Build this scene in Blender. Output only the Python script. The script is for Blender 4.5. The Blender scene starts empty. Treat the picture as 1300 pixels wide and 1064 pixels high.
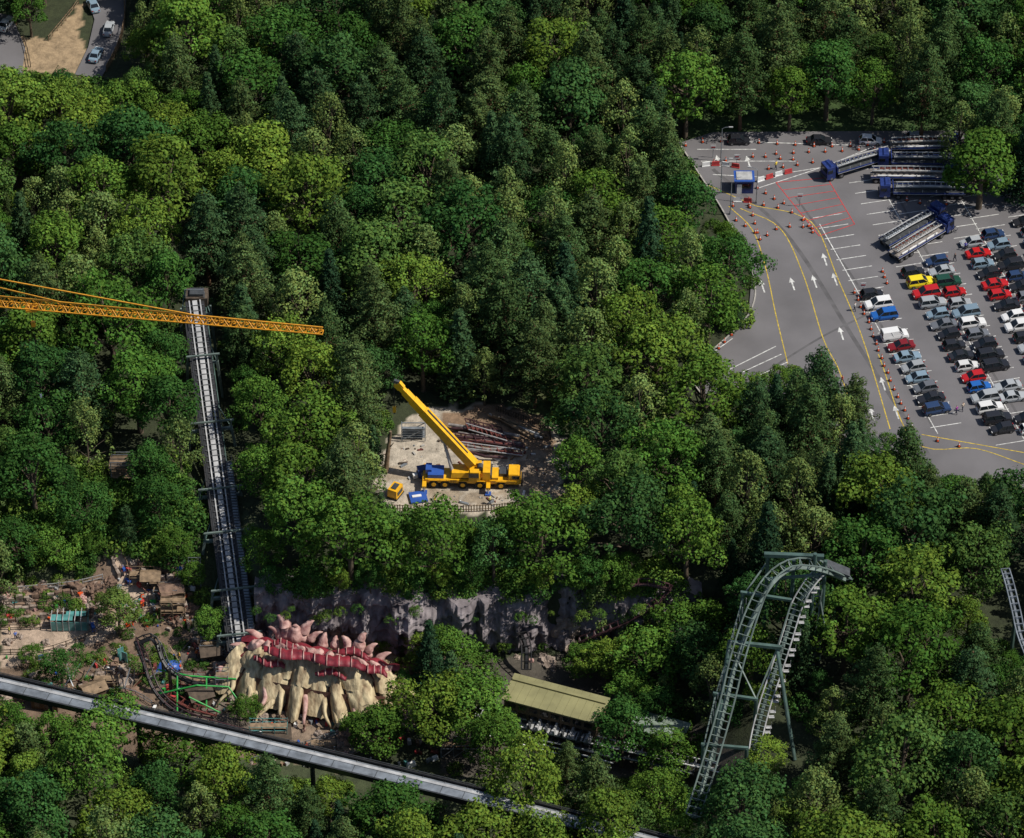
import bpy, math, random
import numpy as np
from mathutils import Vector, Matrix, noise
random.seed(7); rng=np.random.default_rng(7)
sc=bpy.context.scene
# ------------------------------------------------------------------ image pixel to world helpers
DEP=math.radians(41); D=600.0; F=4920.0
cd,sd=math.cos(DEP),math.sin(DEP)
f=np.array([0,cd,-sd]); upv=np.array([0,sd,cd]); C=-D*f
def G(u,v,z=0.0):  # casts an image pixel through the camera onto the given height
    r=f*F+np.array([1,0,0])*(u-650)-upv*(v-532)
    t=(z-C[2])/r[2]; p=C+r*t
    return (float(p[0]),float(p[1]),float(z))
def P(x,y,z):
    dx=x-C[0];dy=y-C[1];dz=z-C[2]
    w=dy*f[1]+dz*f[2]
    return 650+F*dx/w, 532-F*(dy*upv[1]+dz*upv[2])/w
def sst(a,b,x):
    t=np.clip((x-a)/(b-a),0,1); return t*t*(3-2*t)
def H(x,y):
    x=np.asarray(x,float);y=np.asarray(y,float)
    a=sst(-44,-33,x)
    ye=-14+a*(-23); w=26-a*23.5
    B=sst(0,1,(ye-y)/w); A=1-sst(22,38,x)
    n=0.25*np.sin(x*.21+y*.13)*np.sin(y*.17-x*.05)
    far=sst(8,30,np.hypot(x*0.9,y)-250)*8*np.sin(x*.006+1)*np.sin(y*.005)
    flat=np.where((x>18)&(y>-35)&(y<110),0,1)
    return -10*A*B-0.2+n*flat*0.5+far
def onT(u,v,h=0.0):
    z=0.0
    for _ in range(40):
        p=G(u,v,z+h); z=0.6*z+0.4*float(H(p[0],p[1]))
    return (p[0],p[1],z+h)
def inpoly(u,v,poly):
    u=np.asarray(u,float);v=np.asarray(v,float)
    r=np.zeros(u.shape,bool);n=len(poly);j=n-1
    for i in range(n):
        xi,yi=poly[i];xj,yj=poly[j]
        if yi!=yj:
            r^=((yi>v)!=(yj>v))&(u<(xj-xi)*(v-yi)/(yj-yi)+xi)
        j=i
    return r
# ------------------------------------------------------------------ materials
def nmat(name,col,rough=.7,metal=0,amt=.25,scale=1.5,bump=0,objcol=False,col2=None,detail=5,vec=None):
    m=bpy.data.materials.new(name);m.use_nodes=True;nt=m.node_tree;N=nt.nodes;L=nt.links
    b=N['Principled BSDF'];b.inputs['Roughness'].default_value=rough;b.inputs['Metallic'].default_value=metal
    tc=N.new('ShaderNodeTexCoord');nz=N.new('ShaderNodeTexNoise');nz.inputs['Scale'].default_value=scale;nz.inputs['Detail'].default_value=detail
    if vec:
        mp=N.new('ShaderNodeMapping');mp.inputs['Scale'].default_value=vec;L.new(tc.outputs['Object'],mp.inputs['Vector']);L.new(mp.outputs[0],nz.inputs['Vector'])
    else:L.new(tc.outputs['Object'],nz.inputs['Vector'])
    mr=N.new('ShaderNodeMapRange');mr.inputs['From Min'].default_value=.3;mr.inputs['From Max'].default_value=.7
    L.new(nz.outputs['Fac'],mr.inputs['Value'])
    mx=N.new('ShaderNodeMix');mx.data_type='RGBA'
    c2=col2 if col2 else tuple(c*(1-amt*1.6) for c in col)
    c1=col if col2 else tuple(min(1,c*(1+amt*.6)) for c in col)
    mx.inputs[6].default_value=(*c2,1);mx.inputs[7].default_value=(*c1,1)
    L.new(mr.outputs[0],mx.inputs[0])
    out=mx.outputs[2]
    if objcol:
        oi=N.new('ShaderNodeObjectInfo');m2=N.new('ShaderNodeMix');m2.data_type='RGBA';m2.blend_type='MULTIPLY';m2.inputs[0].default_value=1
        L.new(out,m2.inputs[6]);L.new(oi.outputs['Color'],m2.inputs[7]);out=m2.outputs[2]
    L.new(out,b.inputs['Base Color'])
    if bump:
        bp=N.new('ShaderNodeBump');bp.inputs['Strength'].default_value=bump;bp.inputs['Distance'].default_value=.3
        L.new(nz.outputs['Fac'],bp.inputs['Height']);L.new(bp.outputs['Normal'],b.inputs['Normal'])
    return m
def leafmat(name):
    m=bpy.data.materials.new(name);m.use_nodes=True;nt=m.node_tree;N=nt.nodes;L=nt.links
    N.remove(N['Principled BSDF']);b=N.new('ShaderNodeBsdfDiffuse')
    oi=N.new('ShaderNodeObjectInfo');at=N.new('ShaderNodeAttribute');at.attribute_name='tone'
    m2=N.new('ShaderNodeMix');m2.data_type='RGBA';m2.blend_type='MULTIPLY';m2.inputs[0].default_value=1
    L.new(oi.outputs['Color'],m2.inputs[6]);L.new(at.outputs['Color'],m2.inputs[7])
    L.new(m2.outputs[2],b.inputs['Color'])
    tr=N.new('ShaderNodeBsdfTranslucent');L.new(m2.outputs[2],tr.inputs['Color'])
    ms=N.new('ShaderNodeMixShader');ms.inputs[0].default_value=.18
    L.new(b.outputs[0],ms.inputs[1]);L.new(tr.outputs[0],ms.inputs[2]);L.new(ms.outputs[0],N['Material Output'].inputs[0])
    return m
M={}
M['leaf']=leafmat('foliage')
M['bark']=nmat('bark',(.10,.075,.05),.9)
M['pbark']=nmat('pine_bark',(.18,.10,.055),.9)
M['paint']=nmat('car_paint',(1,1,1),.25,0,.03,objcol=True)
M['glass']=nmat('dark_glass',(.015,.02,.025),.08)
M['tyre']=nmat('tyre',(.015,.015,.015),.8)
M['hub']=nmat('wheel_hub',(.35,.35,.36),.35,.8)
M['lamp']=nmat('lamp_lens',(.6,.6,.6),.2)
M['red']=nmat('red_lens',(.4,.02,.02),.3)
M['yellow']=nmat('crane_yellow',(.80,.42,.012),.4,0,.12)
M['ycrane']=nmat('jib_yellow',(.66,.29,.02),.5,0,.15)
M['black']=nmat('black_steel',(.02,.02,.022),.5)
M['dgrey']=nmat('dark_grey_steel',(.07,.075,.08),.5,.2)
M['lgrey']=nmat('light_grey_steel',(.46,.46,.46),.45,.1,.25,.8)
M['galv']=nmat('galvanised',(.30,.33,.36),.4,.4,.3,.6)
M['white']=nmat('white_paint',(.75,.75,.74),.5,0,.1)
M['blue']=nmat('blue_paint',(.03,.09,.35),.4,0,.1)
M['dblue']=nmat('navy_paint',(.02,.04,.17),.4)
M['green']=nmat('track_green',(.15,.195,.175),.5,.1,.3,.5)
M['gcol']=nmat('column_green',(.07,.12,.105),.5,.1,.3,.6)
M['bgreen']=nmat('bright_green',(.03,.33,.06),.5)
M['rust']=nmat('rust_red',(.17,.045,.035),.6,.1,.35,1.5)
M['maroon']=nmat('maroon_steel',(.06,.024,.028),.5,0,.4)
M['wood']=nmat('timber',(.26,.18,.11),.85,0,.35,1.5)
M['dwood']=nmat('dark_timber',(.09,.065,.045),.85,0,.35,1.5)
M['cream']=nmat('bone_cream',(.62,.52,.32),.75,0,.3,1.1,.8,col2=(.22,.15,.085),detail=11,vec=(1.4,.5,.7))
M['dshade']=nmat('shade_brown',(.20,.09,.065),.8,0,.3,1.0,.6,col2=(.06,.03,.025))  # crevice shade put into the colour, also used below the lobes
M['pink']=nmat('bone_pink',(.60,.40,.35),.75,0,.3,1.0,.8,col2=(.25,.11,.10),detail=10)
M['crimson']=nmat('crimson_hide',(.27,.022,.035),.55,0,.3,.9,.4,col2=(.10,.012,.02))
M['rock']=nmat('cliff_rock',(.29,.255,.265),.95,0,.4,.55,1.0,col2=(.055,.045,.05),detail=12,vec=(1,1,.28))
M['boulder']=nmat('boulder_stone',(.38,.31,.26),.9,0,.4,1.0,.8,col2=(.13,.095,.075),detail=9)
M['brock']=nmat('brown_rockwork',(.26,.165,.115),.95,0,.4,.9,1.0,col2=(.07,.045,.035),detail=11)
M['roof']=nmat('olive_roof',(.25,.235,.11),.8,0,.15,.4)
M['roof2']=nmat('green_grey_roof',(.2,.25,.2),.7)
M['bwall']=nmat('brown_wall',(.12,.08,.05),.85)
M['turq']=nmat('turquoise_panel',(.10,.30,.29),.3,0,.3,.8)
M['asph']=nmat('asphalt',(.158,.151,.158),.9,0,.15,.12,.05,col2=(.112,.107,.112),detail=10)
M['patch']=nmat('asphalt_patch',(.108,.104,.108),.9,0,.2,.5)
M['mwhite']=nmat('white_marking',(.62,.62,.6),.7,0,.35,2)
M['myel']=nmat('yellow_marking',(.55,.40,.05),.7,0,.35,2)
M['mred']=nmat('red_marking',(.5,.05,.05),.7,0,.2,2)
M['orange']=nmat('cone_orange',(.75,.1,.02),.5)
M['conc']=nmat('concrete',(.38,.36,.33),.9,0,.2,.8)
M['rubber']=nmat('load_steel',(.3,.27,.25),.6,0,.4,1.2)
# ------------------------------------------------------------------ mesh builder
class MB:
    def __init__(s): s.v=[];s.f=[];s.m=[];s.mats=[]
    def mi(s,k):
        if k not in s.mats:s.mats.append(k)
        return s.mats.index(k)
    def add(s,vs,fs,k):
        o=len(s.v);s.v+= [tuple(map(float,p)) for p in vs];i=s.mi(k)
        for a in fs:s.f.append(tuple(q+o for q in a));s.m.append(i)
    def box(s,c,d,k,rz=0,top=(1,1),sh=(0,0)):
        hx,hy,hz=d[0]/2,d[1]/2,d[2]/2;vs=[]
        cr,sr=math.cos(rz),math.sin(rz)
        for z,t,o in((-hz,(1,1),(0,0)),(hz,top,sh)):
            for x,y in((-hx,-hy),(hx,-hy),(hx,hy),(-hx,hy)):
                x=x*t[0]+o[0];y=y*t[1]+o[1]
                vs.append((c[0]+x*cr-y*sr,c[1]+x*sr+y*cr,c[2]+z))
        s.add(vs,[(3,2,1,0),(4,5,6,7),(0,1,5,4),(1,2,6,5),(2,3,7,6),(3,0,4,7)],k)
    def beam(s,a,b,w,h,k,upd=(0,0,1)):
        a=Vector(a);b=Vector(b);d=(b-a).normalized();u=Vector(upd)
        if abs(d.dot(u))>.95:u=Vector((0,1,0))
        x=d.cross(u).normalized();u=x.cross(d)
        vs=[]
        for p in(a,b):
            for i,j in((-1,-1),(1,-1),(1,1),(-1,1)):vs.append(p+x*(i*w/2)+u*(j*h/2))
        s.add(vs,[(0,1,2,3),(7,6,5,4),(0,4,5,1),(1,5,6,2),(2,6,7,3),(3,7,4,0)],k)
    def tube(s,pts,rad,k,n=8,cap=True):
        pts=[Vector(p) for p in pts]
        if not hasattr(rad,'__len__'):rad=[rad]*len(pts)
        vs=[];fs=[];ref=Vector((0,0,1))
        for i,p in enumerate(pts):
            d=(pts[min(i+1,len(pts)-1)]-pts[max(i-1,0)]).normalized()
            r=ref if abs(d.dot(ref))<.95 else Vector((0,1,0))
            x=d.cross(r).normalized();y=x.cross(d)
            for j in range(n):
                a=2*math.pi*j/n;vs.append(p+(x*math.cos(a)+y*math.sin(a))*rad[i])
        for i in range(len(pts)-1):
            for j in range(n):
                fs.append((i*n+j,i*n+(j+1)%n,(i+1)*n+(j+1)%n,(i+1)*n+j))
        if cap:fs.append(tuple(range(n-1,-1,-1)));fs.append(tuple((len(pts)-1)*n+j for j in range(n)))
        s.add(vs,fs,k)
    def mesh(s,name,smooth=False):
        me=bpy.data.meshes.new(name);me.from_pydata(s.v,[],s.f)
        for k in s.mats:me.materials.append(M[k])
        me.polygons.foreach_set('material_index',s.m)
        if smooth:me.polygons.foreach_set('use_smooth',[True]*len(s.f))
        me.update();return me
    def obj(s,name,loc=(0,0,0),rz=0,smooth=False):
        return place(name,s.mesh(name,smooth),loc,rz)
def place(name,me,loc=(0,0,0),rz=0,scale=1,col=None):
    o=bpy.data.objects.new(name,me);sc.collection.objects.link(o)
    o.location=loc;o.rotation_euler=(0,0,rz)
    o.scale=(scale,)*3 if not hasattr(scale,'__len__') else scale
    if col:o.color=(*col,1)
    return o
def smoothpath(pts,step=1.0):
    pts=[Vector(p) for p in pts];P_=[2*pts[0]-pts[1]]+pts+[2*pts[-1]-pts[-2]];out=[]
    for i in range(1,len(P_)-2):
        a,b,c,d=P_[i-1:i+3];n=max(2,int((c-b).length/step))
        for j in range(n):
            t=j/n;out.append(.5*((2*b)+(c-a)*t+(2*a-5*b+4*c-d)*t*t+(3*b-a-3*c+d)*t**3))
    out.append(pts[-1]);return out
# ------------------------------------------------------------------ terrain
CARP=[(862,182),(905,168),(1210,166),(1340,150),(1420,240),(1420,640),(1180,640),(1150,590),(1080,560),(1000,500),(890,500),(880,470),(950,400),(955,345),(920,272),(890,225)]
def axis(a,b,s,outer,n=22):
    core=np.arange(a,b,s);g=np.geomspace(2,outer,n)
    return np.concatenate([a-g[::-1],core,core[-1]+g])
xs=axis(-112,112,.6,3500);ys=axis(-110,140,.6,3500)
X,Y=np.meshgrid(xs,ys);Z=H(X,Y);U,V=P(X,Y,Z)
col=np.zeros(X.shape+(3,));col[:]=(.035,.045,.018)
farm=(np.hypot(X,Y)>190);col[farm]=(.035,.075,.018)
jit=1.6*np.sin(X*1.7+Y*.9)+1.6*np.sin(Y*2.1-X*.6)+2*np.sin(X*.7)*np.sin(Y*.9)
def paint(poly,c,k=1):
    m=inpoly(U+jit*k,V+jit[::-1]*k,poly);col[m]=c
BEI=(.46,.35,.265)
paint([(860,120),(1300,110),(1300,190),(870,190)],(.04,.075,.018))
paint([(0,640),(330,650),(330,960),(700,985),(700,1064),(0,1064)],(.055,.07,.03))
paint([(0,745),(110,735),(150,690),(160,680),(235,720),(240,800),(300,830),(330,960),(0,960)],(.19,.13,.09))
paint([(0,798),(75,790),(150,765),(135,700),(165,698),(180,735),(218,740),(210,765),(130,812),(60,835),(0,850)],BEI)
paint([(95,880),(150,820),(170,850),(150,880)],BEI)
paint([(0,735),(70,760),(150,745),(150,775),(0,790)],(.30,.20,.14))
paint([(190,820),(300,835),(320,930),(200,900)],(.15,.12,.095))
paint([(345,905),(440,900),(450,985),(330,960)],(.27,.2,.145))
paint([(370,770),(520,790),(500,850),(340,800)],(.40,.32,.19))
paint([(560,840),(720,830),(900,930),(1000,990),(560,985)],(.08,.07,.055))
paint([(478,580),(520,525),(600,512),(700,520),(722,590),(705,652),(480,655)],(.46,.40,.32),1.6)
paint([(560,530),(600,515),(695,520),(705,575),(600,578),(560,560)],(.25,.165,.105),2)
paint([(640,505),(720,505),(740,535),(690,535)],(.07,.10,.03),2)
paint([(650,585),(700,570),(715,640),(672,642)],(.31,.235,.17),2.5)
paint([(485,600),(512,590),(540,600),(520,614),(490,612)],(.36,.29,.21),2.5)
paint([(540,626),(600,622),(660,628),(610,640),(550,640)],(.34,.275,.2),2.5)
paint([(680,480),(760,480),(750,512),(660,512)],(.08,.10,.035))
paint([(10,45),(60,50),(105,0),(112,0),(100,40),(120,95),(30,95)],(.36,.26,.155))
ny,nx=X.shape
me=bpy.data.meshes.new('ground')
vs=np.stack([X,Y,Z],-1).reshape(-1,3)
idx=np.arange(nx*ny).reshape(ny,nx)
fc=np.stack([idx[:-1,:-1],idx[:-1,1:],idx[1:,1:],idx[1:,:-1]],-1).reshape(-1,4)
def npmesh(me,vs,fc):
    me.vertices.add(len(vs));me.vertices.foreach_set('co',np.asarray(vs,np.float32).ravel())
    me.loops.add(fc.size);me.loops.foreach_set('vertex_index',fc.astype(np.int32).ravel())
    me.polygons.add(len(fc));me.polygons.foreach_set('loop_start',np.arange(0,fc.size,fc.shape[1],dtype=np.int32))
    me.update(calc_edges=True)
npmesh(me,vs,fc)
at=me.color_attributes.new('gcol','FLOAT_COLOR','POINT')
at.data.foreach_set('color',np.concatenate([col.reshape(-1,3),np.ones((nx*ny,1))],1).astype(np.float32).ravel())
m=bpy.data.materials.new('ground_soil');m.use_nodes=True;N=m.node_tree.nodes;L=m.node_tree.links;b=N['Principled BSDF'];b.inputs['Roughness'].default_value=.95
a=N.new('ShaderNodeAttribute');a.attribute_name='gcol';tc=N.new('ShaderNodeTexCoord');nz=N.new('ShaderNodeTexNoise');nz.inputs['Scale'].default_value=.5;nz.inputs['Detail'].default_value=12;nz.inputs['Roughness'].default_value=.75
mr=N.new('ShaderNodeMapRange');mr.inputs[1].default_value=.3;mr.inputs[2].default_value=.7;mr.inputs[3].default_value=.4;mr.inputs[4].default_value=1.35
mx=N.new('ShaderNodeMix');mx.data_type='RGBA';mx.blend_type='MULTIPLY';mx.inputs[0].default_value=1
L.new(tc.outputs['Object'],nz.inputs['Vector']);L.new(nz.outputs['Fac'],mr.inputs['Value']);L.new(a.outputs['Color'],mx.inputs[6]);L.new(mr.outputs[0],mx.inputs[7]);L.new(mx.outputs[2],b.inputs['Base Color'])
bp=N.new('ShaderNodeBump');bp.inputs['Strength'].default_value=.8;bp.inputs['Distance'].default_value=.5;L.new(nz.outputs['Fac'],bp.inputs['Height']);L.new(bp.outputs['Normal'],b.inputs['Normal'])
me.materials.append(m);place('ground',me)
# ------------------------------------------------------------------ asphalt + markings
def sheet(name,poly,z,k):
    b=MB();b.add([G(u,v,0)[:2]+(z,) for u,v in poly],[tuple(range(len(poly)))],k);o=b.obj(name)
    if o.data.polygons[0].normal.z<0:o.data.flip_normals()
    return o
sheet('car_park_asphalt',CARP,.05,'asph')
kb=MB()
ks=smoothpath([G(*p,0) for p in CARP[-6:]+[CARP[0]]],1.5)
for p,q in zip(ks[:-1],ks[1:]):kb.beam((p.x,p.y,.07),(q.x,q.y,.07),.22,.2,'conc')
kb.obj('kerb')
mk=MB();ZM=.064
def ribbon(pts,w,k,z=ZM,sm=True,b=None):
    b=b or mk
    pts=[Vector((*G(u,v,0)[:2],z)) for u,v in pts]
    if sm and len(pts)>2:pts=smoothpath(pts,1.5)
    vs=[];fs=[]
    for i,p in enumerate(pts):
        d=(pts[min(i+1,len(pts)-1)]-pts[max(i-1,0)]).normalized();n=Vector((-d.y,d.x,0))*w/2
        vs+=[p-n,p+n]
    for i in range(len(pts)-1):fs.append((2*i,2*i+2,2*i+3,2*i+1))
    b.add(vs,fs,k)
W=.17
pb=MB()
for i,l in enumerate([[(905,215),(1000,300),(1090,440),(1180,580)],[(1010,250),(1100,380),(1185,545)],[(960,480),(1040,430),(1100,400)],[(1140,250),(1230,420),(1300,540)]]):ribbon(l,.4 if i else .7,'patch',.053+.002*i,True,pb)
o=pb.obj('asphalt_repair')
for p in o.data.polygons:
    if p.normal.z<0:p.flip()
for l in [[(925,262),(955,292),(972,340),(985,400),(1000,462)],
          [(940,265),(990,290),(1020,350),(1045,430),(1065,470),(1082,520)],
          [(960,262),(1010,272),(1038,292),(1062,350),(1095,430),(1130,545)],
          [(1115,450),(1160,560),(1240,570),(1300,590)],[(900,236),(960,262)],[(1170,552),(1300,575)]]:ribbon(l,W,'myel')
for l in [[(885,190),(960,190)],[(890,205),(1010,205)],[(985,222),(1050,212)],[(960,240),(1045,212),(1130,178)],[(905,222),(985,226)],[(930,180),(1190,188)]]:ribbon(l,W,'mwhite',ZM+.004)
for l in [[(925,470),(985,440)],[(940,474),(992,450)],[(957,480),(1000,460)],[(905,448),(930,430)]]:ribbon(l,W,'mwhite',ZM+.004)
def q(a,b,t):return(a[0]+(b[0]-a[0])*t,a[1]+(b[1]-a[1])*t)
r0,r1,r2,r3=(985,232),(1050,226),(1085,285),(1040,300)
for a_,b_ in((r0,r1),(r1,r2),(r2,r3),(r3,r0)):ribbon([a_,b_],.15,'mred',ZM+.008)
for i in range(1,7):ribbon([q(r0,r3,i/7),q(r1,r2,i/7)],.13,'mred',ZM+.012)
def arrow(u,v,du=-4,dv=-12):
    a_=Vector(G(u,v,0));d=(Vector(G(u+du,v+dv,0))-a_).normalized();n=Vector((-d.y,d.x,0));z=ZM+.016
    P2=lambda x,y:(a_.x+d.x*y+n.x*x,a_.y+d.y*y+n.y*x,z)
    mk.add([P2(-.13,-1.6),P2(.13,-1.6),P2(.13,.4),P2(.5,.4),P2(0,1.7),P2(-.5,.4),P2(-.13,.4)],[(0,1,2,6),(5,6,2,3,4)],'mwhite')
for a_ in [(968,364),(1006,361),(1034,358),(1060,355),(1068,424),(1091,489),(1121,488),(1107,526),(1138,524),(1047,330),(912,205),(950,206)]:arrow(*a_)
ST=(7.5,13.3)
rowd=(Vector(G(1181,525))-Vector(G(1107,374))).normalized();bay=Vector((-rowd.y,rowd.x,0))
if bay.x<0:bay=-bay
def bays(u0,v0,i0,i1):
    for i in range(i0,i1+1):
        c=Vector(G(u0+ST[0]*(i-.5),v0+ST[1]*(i-.5),0));a_=c-bay*2.5;b_=c+bay*2.5
        n=rowd*.075
        mk.add([(p.x,p.y,ZM) for p in(a_-n,b_-n,b_+n,a_+n)],[(0,1,2,3)],'mwhite')
bays(1107,374,-7,13);bays(1160,343,-9,17);bays(1189,330,-9,17);bays(1233,307,-7,14);bays(1261,295,-5,12);bays(1330,265,-3,20);bays(1302,280,-3,20)
for(u0,v0,n0,n1) in[(1175,336,-9,17),(1247,301,-6,14),(1316,272,-3,20),(1093,378,-7,13)]:
    ribbon([(u0+ST[0]*n0,v0+ST[1]*n0),(u0+ST[0]*n1,v0+ST[1]*n1)],.16,'mwhite',ZM+.004,False)
o=mk.obj('road_markings')
for p in o.data.polygons:
    if p.normal.z<0:p.flip()
for nm,pl in(('access_road',[(100,-30),(150,-30),(160,0),(158,35),(145,70),(128,100),(95,95),(112,60),(120,25),(112,0)]),('service_road',[(-40,10),(15,20),(32,60),(28,95),(-40,110)])):sheet(nm,pl,.05,'asph')
# ------------------------------------------------------------------ trees
def normed(a):return a/np.maximum(np.linalg.norm(a,axis=-1,keepdims=True),1e-6)
def mktree(name,seed,kind):
    r=np.random.default_rng(seed);b=MB();lob=[]
    if kind=='broad':
        R=5.0*r.uniform(.9,1.1);Ht=15*r.uniform(.9,1.08);cz=Ht*.58;rz=Ht*.42*r.uniform(.85,1.05)
        ph=r.uniform(0,6.28,4);pw=r.uniform(1.6,2.6)
        for i in range(95):
            zt=r.uniform(-.42,1);a=r.uniform(0,6.283);s=max(0,1-abs(zt)**pw)**(1/pw);k=r.uniform(.5,1.0)
            wob=1+.17*math.sin(2*a+ph[0])+.12*math.sin(3*a+ph[1])+.1*math.sin(5*a+ph[2]+zt*3)
            c=np.array([R*s*math.cos(a)*k*wob,R*s*math.sin(a)*k*wob,cz+rz*zt*r.uniform(.82,1.0)*(1 if s>.3 else .95)])
            lob.append((c,r.choice([.55,.75,1.0,1.35],p=[.25,.35,.25,.15])*r.uniform(.85,1.2),(1,1,.78),r.uniform(.75,1.25)))
        ls=.18;dens=18;mat='bark';tr=.33
    elif kind=='birch':
        R=3.6*r.uniform(.9,1.1);Ht=15*r.uniform(.9,1.1);cz=Ht*.58
        for i in range(80):
            t=r.uniform(0.02,1);z=Ht*(.25+.73*t);rad=R*(1-t**2.2)**.8*r.uniform(.4,1.0)+.2;a=r.uniform(0,6.28)
            lob.append((np.array([rad*math.cos(a),rad*math.sin(a),z]),r.uniform(.4,.95),(1,1,1.3),r.uniform(.75,1.25)))
        ls=.15;dens=20;mat='bark';tr=.22
    elif kind=='pine':
        R=4.0*r.uniform(.85,1.1);Ht=17*r.uniform(.9,1.08)
        nt=13
        for i in range(nt):
            t=i/(nt-1);z=Ht*(.3+.68*t);rad=R*(1-t**1.6)**.75*(r.uniform(.7,1.1))+.3
            nbn=max(3,int(7*(1-t)+3));a0=r.uniform(0,6.28)
            for j in range(nbn):
                a=a0+6.283*j/nbn+r.uniform(-.3,.3);rr=rad*r.uniform(.7,1.15);tn=r.uniform(.65,1.3)
                b.tube([(0,0,z-.4),(rr*.9*math.cos(a),rr*.9*math.sin(a),z+.1)],[.07,.02],'pbark',4,False)
                for k in(.4,.72,1.0):
                    if rr*k<.3:continue
                    lob.append((np.array([rr*k*math.cos(a),rr*k*math.sin(a),z+.2*k+r.uniform(-.25,.25)]),(.5+.35*(1-k*.5))*r.uniform(.75,1.25),(1,1,.55),tn*r.uniform(.9,1.1)))
        lob.append((np.array([0,0,Ht]),.5,(1,1,1.8),1));ls=.14;dens=22;mat='pbark';tr=.26
    elif kind=='spruce':
        R=2.9;Ht=17*r.uniform(.9,1.05);nt=20
        for i in range(nt):
            t=i/(nt-1);z=Ht*(.12+.86*t);rad=R*(1-t)**.85*r.uniform(.85,1.12)+.15;nbn=max(3,int(9*(1-t)+3));a0=r.uniform(0,6.28)
            for j in range(nbn):
                a=a0+6.283*j/nbn;tn=r.uniform(.7,1.25)
                for k in(.4,.72,1.0):
                    lob.append((np.array([rad*k*math.cos(a),rad*k*math.sin(a),z-.45*k*rad*.5]),.45*r.uniform(.8,1.2),(1,1,.5),tn))
        ls=.15;dens=18;mat='pbark';tr=.24
    else:
        R=2.0;Ht=2.6
        for i in range(26):
            a=r.uniform(0,6.28);rr=R*math.sqrt(r.uniform(0,1))
            lob.append((np.array([rr*math.cos(a),rr*math.sin(a),.4+Ht*.55*(1-(rr/R)**2)*r.uniform(.6,1.2)]),r.uniform(.4,.85),(1,1,.9),r.uniform(.7,1.3)))
        ls=.14;dens=20;mat='bark';tr=.07
    top=Ht*(.93 if kind in('pine','spruce') else .75)
    pts=[(0,0,-.4)];
    for t in(.25,.5,.75,1):pts.append((r.uniform(-.25,.25)*(t if kind!='spruce' else 0),r.uniform(-.25,.25)*t,top*t))
    b.tube(pts,[tr*(1.25-.95*i/4) for i in range(5)],mat,7,False)
    if kind in('broad','birch'):
        for i in r.choice(len(lob),16,replace=False):
            c=lob[i][0];z0=max(Ht*.22,min(c[2]-1.5,Ht*.6)*r.uniform(.6,.9))
            b.tube([(0,0,z0),(c[0]*.5,c[1]*.5,z0+(c[2]-z0)*.6),tuple(c)],[tr*.45,tr*.3,.04],mat,5,False)
    pos=[];nr=[];tn=[];sz=[]
    cc=np.array([0,0,Ht*.42])
    for c,lr,sq,tone in lob:
        k=int(dens*4*lr*lr)+12
        d=normed(r.normal(size=(k,3)));out=normed((c-cc)[None,:]+1e-3)
        keep=(d@out[0])>-.35
        d=d[keep];k=len(d)
        rad=lr*(1+r.normal(0,.15,size=(k,1)))
        bumpy=1+.2*np.sin(d[:,:1]*5+tone*20)*np.sin(d[:,1:2]*5+lr*9)
        p=c+d*rad*bumpy*np.array(sq)
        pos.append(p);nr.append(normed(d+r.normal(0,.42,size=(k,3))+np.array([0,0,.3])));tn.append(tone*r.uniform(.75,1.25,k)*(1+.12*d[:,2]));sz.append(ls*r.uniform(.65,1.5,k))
    pos=np.concatenate(pos);nr=np.concatenate(nr);tn=np.concatenate(tn);sz=np.concatenate(sz)[:,None]
    t=normed(np.cross(nr,r.normal(size=nr.shape)));bt=np.cross(nr,t)
    q4=np.stack([pos+t*sz*1.15,pos+bt*sz*.8+nr*sz*.15,pos-t*sz*1.0,pos-bt*sz*.8+nr*sz*.1],1).reshape(-1,3)
    nv=len(b.v);vs=np.concatenate([np.array(b.v),q4])
    tf=[x for x in b.f if len(x)==4];fc=np.concatenate([np.array(tf),np.arange(len(q4)).reshape(-1,4)+nv])
    me=bpy.data.meshes.new(name);npmesh(me,vs,fc)
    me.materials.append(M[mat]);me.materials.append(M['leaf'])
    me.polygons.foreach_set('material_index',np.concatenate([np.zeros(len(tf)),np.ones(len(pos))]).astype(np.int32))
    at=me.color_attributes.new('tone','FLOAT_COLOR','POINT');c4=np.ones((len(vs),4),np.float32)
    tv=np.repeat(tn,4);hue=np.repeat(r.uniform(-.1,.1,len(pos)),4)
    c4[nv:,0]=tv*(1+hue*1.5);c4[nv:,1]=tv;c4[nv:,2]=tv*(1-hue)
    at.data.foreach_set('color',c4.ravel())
    return me,R,Ht
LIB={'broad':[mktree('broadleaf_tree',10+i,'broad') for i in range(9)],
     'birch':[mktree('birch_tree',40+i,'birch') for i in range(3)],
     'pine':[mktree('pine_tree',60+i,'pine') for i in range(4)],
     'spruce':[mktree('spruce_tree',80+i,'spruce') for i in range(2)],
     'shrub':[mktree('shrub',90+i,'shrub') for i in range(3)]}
NM={'broad':'broadleaf_tree','birch':'birch_tree','pine':'pine_tree','spruce':'spruce_tree','shrub':'shrub'}
COL={'broad':[(.046,.112,.023),(.060,.135,.023),(.088,.163,.026),(.036,.094,.025),(.115,.188,.030),(.072,.135,.032),(.048,.11,.032)],
     'birch':[(.118,.174,.052),(.135,.19,.055)],'pine':[(.046,.092,.036),(.060,.108,.036),(.078,.122,.041)],
     'spruce':[(.032,.072,.034),(.048,.094,.038)],'shrub':[(.072,.145,.027),(.11,.18,.032),(.048,.11,.025)]}
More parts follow.
